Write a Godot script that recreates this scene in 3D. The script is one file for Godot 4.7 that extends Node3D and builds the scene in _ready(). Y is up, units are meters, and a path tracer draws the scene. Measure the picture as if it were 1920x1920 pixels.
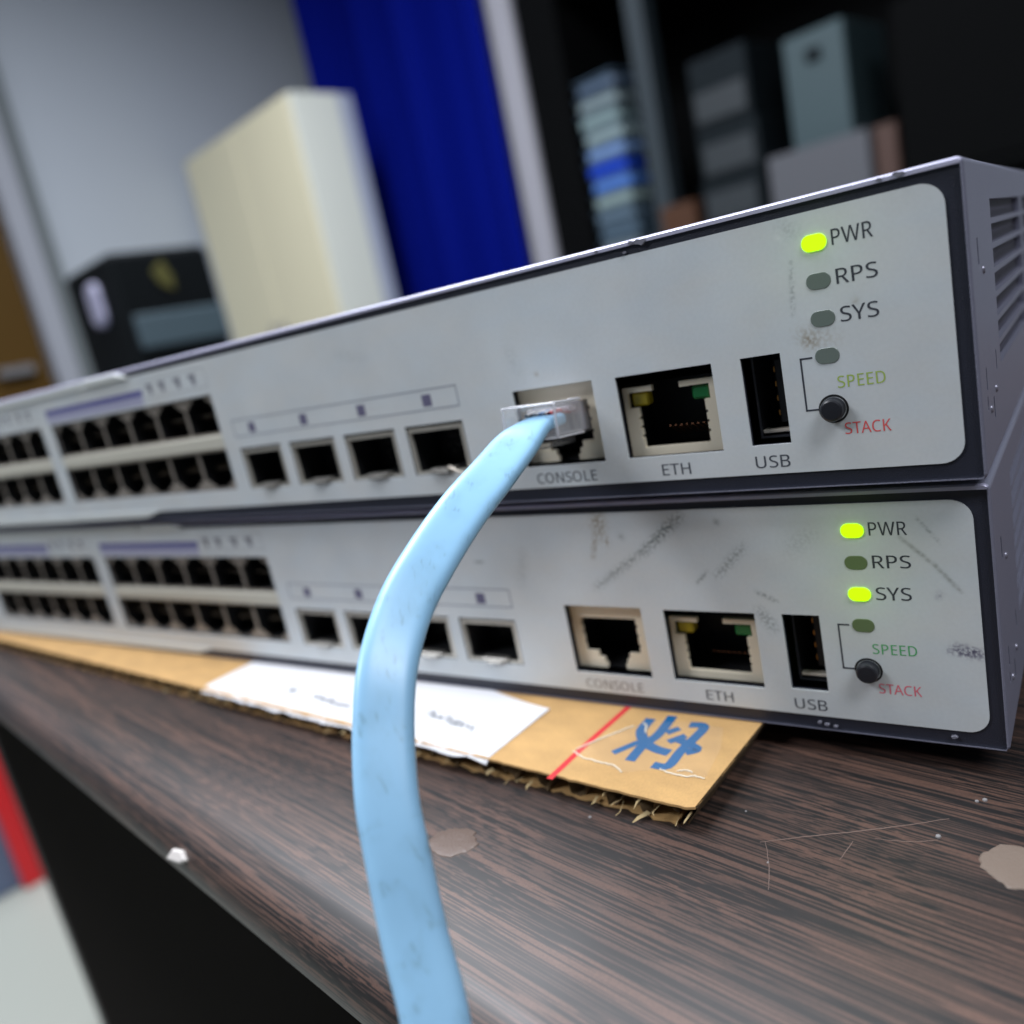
extends Node3D
# Two stacked network switches on a laminate desk. Near things are written in millimetres (unit = 0.001), the room in metres (unit = 1).

var unit := 0.001
var xf := Transform3D()
var mats := {}
var rng := RandomNumberGenerator.new()
var room_turn := deg_to_rad(-10.5)      # the desk and the room stand turned against the switches


# ---------------------------------------------------------------- materials
func mat(called: String, c: Color, rough := 0.6, metal := 0.0, spec := 0.5) -> StandardMaterial3D:
	if mats.has(called):
		return mats[called]
	var m := StandardMaterial3D.new()
	m.resource_name = called
	m.albedo_color = c
	m.roughness = rough
	m.metallic = metal
	m.metallic_specular = spec
	mats[called] = m
	return m


func c8(r: int, g: int, b: int) -> Color:
	return Color8(r, g, b)


func grain_bump(m: StandardMaterial3D, per_metre: float, strength: float, freq := 0.08, seed_ := 3) -> void:
	var n := FastNoiseLite.new()
	n.seed = seed_
	n.frequency = freq
	n.noise_type = FastNoiseLite.TYPE_SIMPLEX
	var t := NoiseTexture2D.new()
	t.width = 256
	t.height = 256
	t.seamless = true
	t.as_normal_map = true
	t.bump_strength = strength
	t.noise = n
	m.normal_enabled = true
	m.normal_texture = t
	m.normal_scale = 1.0
	m.uv1_triplanar = true
	m.uv1_scale = Vector3.ONE * per_metre


# ---------------------------------------------------------------- mesh helpers
func begin() -> SurfaceTool:
	var st := SurfaceTool.new()
	st.begin(Mesh.PRIMITIVE_TRIANGLES)
	return st


func put(st: SurfaceTool, p: Vector3, n: Vector3, uv: Vector2) -> void:
	st.set_normal((xf.basis * n).normalized())
	st.set_uv(uv)
	st.add_vertex((xf * p) * unit)


# a quad a b c d in order round its edge, seen from the side that n points to
func quadn(st: SurfaceTool, p: Array, n: Array, uv: Array) -> void:
	var a: Vector3 = p[0]
	var b: Vector3 = p[1]
	var c: Vector3 = p[2]
	var d: Vector3 = p[3]
	var nn: Vector3 = n[0] + n[1] + n[2] + n[3]
	var g := (b - a).cross(c - a) + (c - a).cross(d - a)
	var order := [0, 2, 1, 0, 3, 2] if g.dot(nn) > 0 else [0, 1, 2, 0, 2, 3]
	for k in order:
		put(st, p[k], n[k], uv[k])


func quad(st: SurfaceTool, a: Vector3, b: Vector3, c: Vector3, d: Vector3, n: Vector3, uvs := []) -> void:
	if uvs.is_empty():
		uvs = [Vector2(a.x, a.y) * 0.01, Vector2(b.x, b.y) * 0.01, Vector2(c.x, c.y) * 0.01, Vector2(d.x, d.y) * 0.01]
	quadn(st, [a, b, c, d], [n, n, n, n], uvs)


func tri(st: SurfaceTool, a: Vector3, b: Vector3, c: Vector3, n: Vector3) -> void:
	var list := [a, c, b] if (b - a).cross(c - a).dot(n) > 0 else [a, b, c]
	for p in list:
		put(st, p, n, Vector2(p.x, p.y) * 0.01)


func box(st: SurfaceTool, lo: Vector3, hi: Vector3, bevel := 0.0) -> void:
	if bevel <= 0.0:
		var s := [lo, hi]
		for ax in 3:
			for k in 2:
				var n := Vector3.ZERO
				n[ax] = 1 if k else -1
				var u := (ax + 1) % 3
				var v := (ax + 2) % 3
				var q := []
				for e in [[0, 0], [1, 0], [1, 1], [0, 1]]:
					var p := Vector3.ZERO
					p[ax] = s[k][ax]
					p[u] = s[e[0]][u]
					p[v] = s[e[1]][v]
					q.append(p)
				quad(st, q[0], q[1], q[2], q[3], n, [Vector2(0, 0), Vector2(1, 0), Vector2(1, 1), Vector2(0, 1)])
		return
	# chamfered box
	var mid := (lo + hi) * 0.5
	var h := (hi - lo) * 0.5
	for ax in 3:
		for k in [-1.0, 1.0]:
			var n := Vector3.ZERO
			n[ax] = k
			var u := (ax + 1) % 3
			var v := (ax + 2) % 3
			var q := []
			for e in [[-1, -1], [1, -1], [1, 1], [-1, 1]]:
				var p := Vector3.ZERO
				p[ax] = h[ax] * k
				p[u] = (h[u] - bevel) * e[0]
				p[v] = (h[v] - bevel) * e[1]
				q.append(mid + p)
			quad(st, q[0], q[1], q[2], q[3], n, [Vector2(0, 0), Vector2(1, 0), Vector2(1, 1), Vector2(0, 1)])
	for ax in 3:
		var u := (ax + 1) % 3
		var v := (ax + 2) % 3
		for su in [-1.0, 1.0]:
			for sv in [-1.0, 1.0]:
				var n := Vector3.ZERO
				n[u] = su
				n[v] = sv
				n = n.normalized()
				var q := []
				for e in [[-1, 0], [1, 0], [1, 1], [-1, 1]]:
					var p := Vector3.ZERO
					p[ax] = (h[ax] - bevel) * e[0]
					p[u] = su * (h[u] - (bevel if e[1] else 0.0))
					p[v] = sv * (h[v] - (0.0 if e[1] else bevel))
					q.append(mid + p)
				quad(st, q[0], q[1], q[2], q[3], n)
	for sx in [-1.0, 1.0]:
		for sy in [-1.0, 1.0]:
			for sz in [-1.0, 1.0]:
				var s3 := Vector3(sx, sy, sz)
				tri(st, mid + s3 * (h - Vector3(0, bevel, bevel)), mid + s3 * (h - Vector3(bevel, 0, bevel)), mid + s3 * (h - Vector3(bevel, bevel, 0)), s3.normalized())


# a plate in the x-y plane with rectangular (and so stepped) holes that have walls
func grid_plate(st: SurfaceTool, r: Array, holes: Array, zf: float, zb: float, wall: SurfaceTool = null, uv_size := Vector2(100, 100), uv_from := Vector2.ZERO) -> void:
	var w := wall if wall else st
	var xs := [r[0], r[2]]
	var ys := [r[1], r[3]]
	for h in holes:
		for x in [h[0], h[2]]:
			if x > r[0] and x < r[2] and not xs.has(x):
				xs.append(x)
		for y in [h[1], h[3]]:
			if y > r[1] and y < r[3] and not ys.has(y):
				ys.append(y)
	xs.sort()
	ys.sort()
	var nx := xs.size() - 1
	var ny := ys.size() - 1
	var open := func(i: int, j: int) -> bool:
		if i < 0 or j < 0 or i >= nx or j >= ny:
			return true
		var cx: float = (xs[i] + xs[i + 1]) * 0.5
		var cy: float = (ys[j] + ys[j + 1]) * 0.5
		for h in holes:
			if cx > h[0] and cx < h[2] and cy > h[1] and cy < h[3]:
				return true
		return false
	for i in nx:
		for j in ny:
			if open.call(i, j):
				continue
			var x0: float = xs[i]
			var x1: float = xs[i + 1]
			var y0: float = ys[j]
			var y1: float = ys[j + 1]
			var uvs := []
			for c in [[x0, y0], [x1, y0], [x1, y1], [x0, y1]]:
				uvs.append(Vector2((c[0] - uv_from.x) / uv_size.x, 1.0 - (c[1] - uv_from.y) / uv_size.y))
			quad(st, Vector3(x0, y0, zf), Vector3(x1, y0, zf), Vector3(x1, y1, zf), Vector3(x0, y1, zf), Vector3(0, 0, 1), uvs)
			if open.call(i - 1, j):
				quad(w, Vector3(x0, y0, zf), Vector3(x0, y1, zf), Vector3(x0, y1, zb), Vector3(x0, y0, zb), Vector3(-1, 0, 0), [uvs[0], uvs[3], uvs[3], uvs[0]])
			if open.call(i + 1, j):
				quad(w, Vector3(x1, y0, zf), Vector3(x1, y1, zf), Vector3(x1, y1, zb), Vector3(x1, y0, zb), Vector3(1, 0, 0), [uvs[1], uvs[2], uvs[2], uvs[1]])
			if open.call(i, j - 1):
				quad(w, Vector3(x0, y0, zf), Vector3(x1, y0, zf), Vector3(x1, y0, zb), Vector3(x0, y0, zb), Vector3(0, -1, 0), [uvs[0], uvs[1], uvs[1], uvs[0]])
			if open.call(i, j + 1):
				quad(w, Vector3(x0, y1, zf), Vector3(x1, y1, zf), Vector3(x1, y1, zb), Vector3(x0, y1, zb), Vector3(0, 1, 0), [uvs[3], uvs[2], uvs[2], uvs[3]])


# a polygon in the x-y plane given thickness from zb to zf, with an optional chamfer at the front
func slab(st: SurfaceTool, poly: PackedVector2Array, zf: float, zb: float, uv_size := Vector2(100, 100), uv_from := Vector2.ZERO, bevel := 0.0) -> void:
	if Geometry2D.is_polygon_clockwise(poly):
		poly.reverse()
	var top := poly
	if bevel > 0.0:
		var off := Geometry2D.offset_polygon(poly, -bevel)
		if off.size() == 1 and off[0].size() == poly.size():
			top = off[0]
			var best := 0
			for k in top.size():
				if top[k].distance_to(poly[0]) < top[best].distance_to(poly[0]):
					best = k
			var turned := PackedVector2Array()
			for k in top.size():
				turned.append(top[(k + best) % top.size()])
			top = turned
	var idx := Geometry2D.triangulate_polygon(top)
	for k in range(0, idx.size(), 3):
		var q := []
		for j in 3:
			q.append(top[idx[k + j]])
		if (q[1] - q[0]).cross(q[2] - q[0]) > 0:
			q = [q[0], q[2], q[1]]
		for v in q:
			put(st, Vector3(v.x, v.y, zf), Vector3(0, 0, 1), Vector2((v.x - uv_from.x) / uv_size.x, 1.0 - (v.y - uv_from.y) / uv_size.y))
	var same := top.size() == poly.size()
	for k in poly.size():
		var a := poly[k]
		var b := poly[(k + 1) % poly.size()]
		var n := Vector3(b.y - a.y, a.x - b.x, 0).normalized()
		var uv := Vector2((a.x - uv_from.x) / uv_size.x, 1.0 - (a.y - uv_from.y) / uv_size.y)
		var z1 := zf
		if bevel > 0.0 and same and top != poly:
			var ta := top[k]
			var tb := top[(k + 1) % top.size()]
			z1 = zf - bevel
			quad(st, Vector3(a.x, a.y, z1), Vector3(b.x, b.y, z1), Vector3(tb.x, tb.y, zf), Vector3(ta.x, ta.y, zf), (n + Vector3(0, 0, 1)).normalized(), [uv, uv, uv, uv])
		quad(st, Vector3(a.x, a.y, zb), Vector3(b.x, b.y, zb), Vector3(b.x, b.y, z1), Vector3(a.x, a.y, z1), n, [uv, uv, uv, uv])


func round_rect(x0: float, y0: float, x1: float, y1: float, r: float, steps := 5, corners := [true, true, true, true]) -> PackedVector2Array:
	var out := PackedVector2Array()
	var cs := [Vector2(x1 - r, y0 + r), Vector2(x1 - r, y1 - r), Vector2(x0 + r, y1 - r), Vector2(x0 + r, y0 + r)]
	var sharp := [Vector2(x1, y0), Vector2(x1, y1), Vector2(x0, y1), Vector2(x0, y0)]
	for k in 4:
		if not corners[k]:
			out.append(sharp[k])
			continue
		for s in steps + 1:
			var a := -PI / 2 + k * PI / 2 + s * PI / 2 / steps
			out.append(cs[k] + Vector2(cos(a), sin(a)) * r)
	return out


# a flat stroke of ink, film or trim along points in x-y, lying between zb and zf
func stroke(st: SurfaceTool, pts: Array, width: float, zf: float, zb: float, taper := false) -> void:
	var l := []
	var r := []
	for k in pts.size():
		var a: Vector2 = pts[maxi(k - 1, 0)]
		var b: Vector2 = pts[mini(k + 1, pts.size() - 1)]
		var n := (b - a).normalized().orthogonal()
		var w := width * 0.5
		if taper:
			w *= 0.35 + 0.65 * sin(PI * (0.12 + 0.76 * k / maxf(1, pts.size() - 1)))
		l.append(pts[k] + n * w)
		r.append(pts[k] - n * w)
	for k in pts.size() - 1:
		quad(st, Vector3(l[k].x, l[k].y, zf), Vector3(l[k + 1].x, l[k + 1].y, zf), Vector3(r[k + 1].x, r[k + 1].y, zf), Vector3(r[k].x, r[k].y, zf), Vector3(0, 0, 1))
		quad(st, Vector3(l[k].x, l[k].y, zf), Vector3(l[k + 1].x, l[k + 1].y, zf), Vector3(l[k + 1].x, l[k + 1].y, zb), Vector3(l[k].x, l[k].y, zb), Vector3(l[k].x - r[k].x, l[k].y - r[k].y, 0).normalized())
		quad(st, Vector3(r[k].x, r[k].y, zf), Vector3(r[k + 1].x, r[k + 1].y, zf), Vector3(r[k + 1].x, r[k + 1].y, zb), Vector3(r[k].x, r[k].y, zb), Vector3(r[k].x - l[k].x, r[k].y - l[k].y, 0).normalized())


func smooth_path(pts: Array, each := 8) -> Array:
	var out := []
	for k in pts.size() - 1:
		var p0 = pts[maxi(k - 1, 0)]
		var p3 = pts[mini(k + 2, pts.size() - 1)]
		for s in each:
			out.append(pts[k].cubic_interpolate(pts[k + 1], p0, p3, float(s) / each))
	out.append(pts[-1])
	return out


func lathe(st: SurfaceTool, prof: Array, steps := 24) -> void:  # prof: [radius, z] from back to front, turned round the z axis
	for k in prof.size() - 1:
		var a: Vector2 = prof[k]
		var b: Vector2 = prof[k + 1]
		var t := (b - a).normalized()
		for s in steps:
			var a0 := TAU * s / steps
			var a1 := TAU * (s + 1) / steps
			var d0 := Vector3(cos(a0), sin(a0), 0)
			var d1 := Vector3(cos(a1), sin(a1), 0)
			var n0 := d0 * t.y - Vector3(0, 0, t.x)
			var n1 := d1 * t.y - Vector3(0, 0, t.x)
			quadn(st, [d0 * a.x + Vector3(0, 0, a.y), d1 * a.x + Vector3(0, 0, a.y), d1 * b.x + Vector3(0, 0, b.y), d0 * b.x + Vector3(0, 0, b.y)], [n0, n1, n1, n0], [Vector2.ZERO, Vector2.ZERO, Vector2.ZERO, Vector2.ZERO])


# a round wire along 3-D points
func tube(st: SurfaceTool, pts: Array, rad: float, sides := 8) -> void:
	var up := Vector3(0, 1, 0)
	var rings := []
	for k in pts.size():
		var t: Vector3 = (pts[mini(k + 1, pts.size() - 1)] - pts[maxi(k - 1, 0)]).normalized()
		if absf(t.dot(up)) > 0.9:
			up = Vector3(1, 0, 0)
		var u := t.cross(up).normalized()
		var v := u.cross(t).normalized()
		var ring := []
		for s in sides:
			var a := TAU * s / sides
			ring.append([pts[k] + (u * cos(a) + v * sin(a)) * rad, u * cos(a) + v * sin(a)])
		rings.append(ring)
	for k in rings.size() - 1:
		for s in sides:
			var q := (s + 1) % sides
			quadn(st, [rings[k][s][0], rings[k][q][0], rings[k + 1][q][0], rings[k + 1][s][0]], [rings[k][s][1], rings[k][q][1], rings[k + 1][q][1], rings[k + 1][s][1]], [Vector2.ZERO, Vector2.ZERO, Vector2.ZERO, Vector2.ZERO])


func part(called: String, st: SurfaceTool, m: Material, parent: Node, label := "") -> MeshInstance3D:
	var o := MeshInstance3D.new()
	o.name = called
	o.mesh = st.commit()
	o.mesh.surface_set_material(0, m)
	parent.add_child(o, true)
	if label:
		o.set_meta("label", label)
	return o


func thing(called: String, label: String, category: String, at := Vector3.ZERO, turn := 0.0, group := "") -> Node3D:
	var o := Node3D.new()
	o.name = called
	o.position = at
	o.rotation.y = turn
	add_child(o, true)
	tag(o, label, category, group)
	return o


func tag(o: Node, label: String, category: String, group := "") -> void:
	o.set_meta("label", label)
	o.set_meta("category", category)
	if group:
		o.set_meta("group", group)


func structure(called: String, st: SurfaceTool, m: Material, turn := 0.0) -> MeshInstance3D:
	var o := part(called, st, m, self)
	o.rotation.y = turn
	o.set_meta("kind", "structure")
	return o


func lettering(s: String, x0: float, y0: float, w: float, h: float, m: Material, parent: Node, z := 0.03, called := "lettering") -> MeshInstance3D:
	var tm := TextMesh.new()
	var f := SystemFont.new()
	f.font_names = PackedStringArray(["Droid Sans"])
	tm.font = f
	tm.text = s
	tm.font_size = 48
	tm.pixel_size = 0.01
	tm.depth = 0.0
	tm.curve_step = 0.5
	var arr := tm.get_mesh_arrays()
	var v: PackedVector3Array = arr[Mesh.ARRAY_VERTEX]
	var ix: PackedInt32Array = arr[Mesh.ARRAY_INDEX]
	var lo := Vector3(1e9, 1e9, 0)
	var hi := Vector3(-1e9, -1e9, 0)
	for p in v:
		lo = lo.min(p)
		hi = hi.max(p)
	var st := begin()
	for k in ix:
		var p := v[k]
		put(st, Vector3(x0 + (p.x - lo.x) / (hi.x - lo.x) * w, y0 + (p.y - lo.y) / (hi.y - lo.y) * h, z), Vector3(0, 0, 1), Vector2.ZERO)
	return part(called, st, m, parent)


# ---------------------------------------------------------------- computed textures
func picture(w: int, h: int, data: PackedByteArray) -> ImageTexture:
	var im := Image.create_from_data(w, h, false, Image.FORMAT_RGB8, data)
	im.generate_mipmaps()
	return ImageTexture.create_from_image(im)


func noise(freq: float, seed_: int, octaves := 3) -> FastNoiseLite:
	var n := FastNoiseLite.new()
	n.seed = seed_
	n.frequency = freq
	n.noise_type = FastNoiseLite.TYPE_SIMPLEX_SMOOTH
	n.fractal_octaves = octaves
	return n


# marks: [x0, y0, x1, y1, half width, colour, strength, ragged] in millimetres on the 440 x 43.6 face
func panel_texture(marks: Array, seed_: int) -> ImageTexture:
	var w := 2048
	var h := 204
	var k := w / 440.0
	var buf := PackedFloat32Array()
	buf.resize(w * h * 3)
	var base := Color8(212, 218, 220)
	var big := noise(0.012, seed_, 3)
	var fine := noise(0.25, seed_ + 5, 2)
	for y in h:
		for x in w:
			var t := 1.0 + 0.025 * big.get_noise_2d(x, y) + 0.012 * fine.get_noise_2d(x, y)
			var warm := 0.012 * big.get_noise_2d(x + 900, y * 2.0)
			var at := (y * w + x) * 3
			buf[at] = base.r * (t + warm)
			buf[at + 1] = base.g * t
			buf[at + 2] = base.b * (t - warm)
	var rag := noise(0.28, seed_ + 9, 4)
	for m in marks:
		var a := Vector2((m[0] + 440.0) * k, (43.6 - m[1]) * k)
		var b := Vector2((m[2] + 440.0) * k, (43.6 - m[3]) * k)
		var r: float = m[4] * k * 1.25
		var c: Color = m[5]
		var lo := (a.min(b) - Vector2(r, r) * 2.0).max(Vector2.ZERO)
		var hi := (a.max(b) + Vector2(r, r) * 2.0).min(Vector2(w - 1, h - 1))
		for y in range(int(lo.y), int(hi.y) + 1):
			for x in range(int(lo.x), int(hi.x) + 1):
				var p := Vector2(x, y)
				var t := 0.0 if a == b else clampf((p - a).dot(b - a) / (b - a).length_squared(), 0, 1)
				var d := p.distance_to(a.lerp(b, t)) / r
				var q := exp(-1.5 * d * d) * (1.0 if a == b else 0.35 + 0.65 * sin(PI * (0.1 + 0.8 * t)))
				var g := clampf(0.5 + m[7] * rag.get_noise_2d(x, y), 0, 1)
				q *= m[6] * lerpf(1.0, smoothstep(0.1, 0.95, g) * 1.3, minf(1.0, m[7]))
				q = clampf(q, 0, 1)
				var at := (y * w + x) * 3
				buf[at] = lerpf(buf[at], c.r, q)
				buf[at + 1] = lerpf(buf[at + 1], c.g, q)
				buf[at + 2] = lerpf(buf[at + 2], c.b, q)
	var data := PackedByteArray()
	data.resize(w * h * 3)
	for i in w * h * 3:
		data[i] = clampi(int(buf[i] * 255.0), 0, 255)
	return picture(w, h, data)


func desk_texture() -> ImageTexture:
	var w := 2048
	var h := 1024
	var k := w / 450.0     # pixels per millimetre
	var data := PackedByteArray()
	data.resize(w * h * 3)
	var a := noise(1.0, 11, 2)
	var b := noise(1.0, 23, 2)
	var bend := noise(1.0, 31, 1)
	var lit := Color8(88, 65, 55)
	var mid := Color8(70, 53, 46)
	var dark := Color8(23, 20, 20)
	for y in h:
		var my := y / k
		for x in w:
			var mx := x / k
			var yy := my + 0.9 * bend.get_noise_2d(mx * 0.012, my * 0.03)
			var n1 := a.get_noise_2d(mx * 0.011, yy * 2.3)
			var n2 := b.get_noise_2d(mx * 0.006, yy * 0.2)
			var n3 := b.get_noise_2d(mx * 0.035 + 77.0, yy * 2.4)
			var t := smoothstep(-0.07, 0.14, n1 + 0.22 * n2 + 0.3 * n3)
			var sp := 1.0 + 0.16 * (rng.randf() - 0.5)
			var c := lit.lerp(mid, clampf(0.5 + 1.2 * n2 + 0.5 * n3, 0, 1)).lerp(dark, t)
			var at := (y * w + x) * 3
			data[at] = int(c.r * sp * 255)
			data[at + 1] = int(c.g * sp * 255)
			data[at + 2] = int(c.b * sp * 255)
	return picture(w, h, data)


func cable_texture() -> ImageTexture:
	var w := 256
	var h := 1024
	var data := PackedByteArray()
	data.resize(w * h * 3)
	var a := noise(0.03, 5, 3)
	var b := noise(0.012, 8, 3)
	var clean := Color8(146, 193, 225)
	var dirt := Color8(100, 132, 146)
	for y in h:
		for x in w:
			var n := a.get_noise_2d(x * 2.0 + y * 0.7, y * 0.8)
			var m := b.get_noise_2d(x, y)
			var t := smoothstep(0.1, 0.7, n) * smoothstep(-0.05, 0.35, m) * 0.26 + smoothstep(-0.1, 0.6, m) * 0.09
			var c := clean.lerp(dirt, clampf(t, 0, 1))
			var at := (y * w + x) * 3
			data[at] = int(c.r * 255)
			data[at + 1] = int(c.g * 255)
			data[at + 2] = int(c.b * 255)
	return picture(w, h, data)


func card_texture() -> ImageTexture:
	var w := 512
	var h := 256
	var data := PackedByteArray()
	data.resize(w * h * 3)
	var a := noise(0.02, 45, 4)
	var b := noise(0.4, 48, 2)
	var base := Color8(200, 160, 104)
	for y in h:
		for x in w:
			var t := 1.0 + 0.07 * a.get_noise_2d(x * 0.5, y * 2.0) + 0.05 * b.get_noise_2d(x, y)
			var at := (y * w + x) * 3
			data[at] = clampi(int(base.r * t * 255), 0, 255)
			data[at + 1] = clampi(int(base.g * t * 255), 0, 255)
			data[at + 2] = clampi(int(base.b * t * 255), 0, 255)
	return picture(w, h, data)


func mesh_texture() -> ImageTexture:   # woven wire behind the vents
	var w := 64
	var data := PackedByteArray()
	data.resize(w * w * 3)
	for y in w:
		for x in w:
			var px := fposmod(x / 16.0 + (0.5 if int(y / 16.0) % 2 else 0.0), 1.0) - 0.5
			var py := fposmod(y / 16.0, 1.0) - 0.5
			var d := smoothstep(0.34, 0.44, sqrt(px * px + py * py))
			var c := c8(22, 21, 27).lerp(c8(88, 86, 104), d)
			var at := (y * w + x) * 3
			data[at] = int(c.r * 255)
			data[at + 1] = int(c.g * 255)
			data[at + 2] = int(c.b * 255)
	return picture(w, w, data)


func _ready() -> void:
	rng.seed = 7
	set_camera_and_light()
	build_desk()
	build_room()
	build_cardboard()
	var lower := network_switch("lower grey network switch with two green lights lit, resting on the cardboard", Vector3(0, 0, 0), 0)
	lower.name = "network_switch"
	var upper := network_switch("upper grey network switch stacked on the other, blue cable in its console port", Vector3(0.000136, 0.044, 0.00273), 1)
	upper.name = "network_switch_001"
	console_cable()


# ---------------------------------------------------------------- camera, light, exposure
func set_camera_and_light() -> void:
	var cam := Camera3D.new()
	cam.name = "camera"
	cam.transform = Transform3D(Basis(Vector3(0.805834, -0.204193, -0.555821), Vector3(0.033337, 0.952818, -0.301706), Vector3(0.591203, 0.224596, 0.774620)), Vector3(0.013958, 0.078773, 0.128847))
	cam.near = 0.005
	cam.far = 30.0
	cam.fov = 63.58
	var lens := CameraAttributesPhysical.new()
	lens.frustum_focal_length = 19.3655
	lens.frustum_focus_distance = 0.123
	lens.frustum_near = 0.005
	lens.frustum_far = 30.0
	lens.exposure_aperture = 7.3
	cam.attributes = lens
	add_child(cam)
	cam.make_current()
	var we := WorldEnvironment.new()
	we.name = "environment"
	var e := Environment.new()
	e.background_mode = Environment.BG_COLOR
	e.background_color = Color(0.06, 0.065, 0.075).linear_to_srgb()
	e.tonemap_mode = Environment.TONE_MAPPER_LINEAR
	e.tonemap_exposure = 1.0
	e.sdfgi_enabled = true
	e.ssao_enabled = true
	e.ssil_enabled = true
	we.environment = e
	add_child(we)
	# unseen ceiling panels, the first as key, the rest added to brighten, [x, z in the room, energy]
	for f in [[-0.75, 0.14, 4.0], [-1.5, 1.7, 5.2], [-1.35, -0.55, 6.0], [1.35, 0.3, 3.8]]:
		unseen_ceiling_light(Vector3(f[0], 1.9, f[1]), f[2])


func room_point(p: Vector3) -> Vector3:
	return Basis(Vector3.UP, room_turn) * p


func unseen_ceiling_light(at: Vector3, energy: float) -> void:
	unit = 1.0
	var where := {-0.75: "right above the desk", -1.5: "added as fill in front of the desk", -1.35: "added to brighten the background, in front of the cream cupboard", 1.35: "added to brighten the case sides, right of the desk"}
	var t := thing("unseen_ceiling_light", "unseen white square ceiling light panel " + where[snappedf(at.x, 0.05)], "ceiling light", room_point(at), room_turn, "ceiling light panels")
	var st := begin()
	box(st, Vector3(-0.62, 0.0, -0.32), Vector3(0.62, 0.05, 0.32), 0.006)
	part("housing", st, mat("white_paint", c8(225, 225, 222), 0.5), t)
	st = begin()
	box(st, Vector3(-0.6, -0.012, -0.3), Vector3(0.6, -0.002, 0.3), 0.003)
	var g := mat("lit_diffuser", c8(240, 245, 255), 0.5)
	g.emission_enabled = true
	g.emission = c8(240, 245, 255)
	g.emission_energy_multiplier = 1.0
	part("diffuser", st, g, t)
	var l := AreaLight3D.new()
	l.name = "panel_light"
	l.area_size = Vector2(1.2, 0.6)
	l.light_energy = energy
	l.light_color = c8(244, 247, 255)
	l.area_range = 8.0
	l.area_attenuation = 2.0
	l.shadow_enabled = true
	l.rotation.x = -PI / 2
	l.position.y = -0.02
	t.add_child(l)
	unit = 0.001


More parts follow.
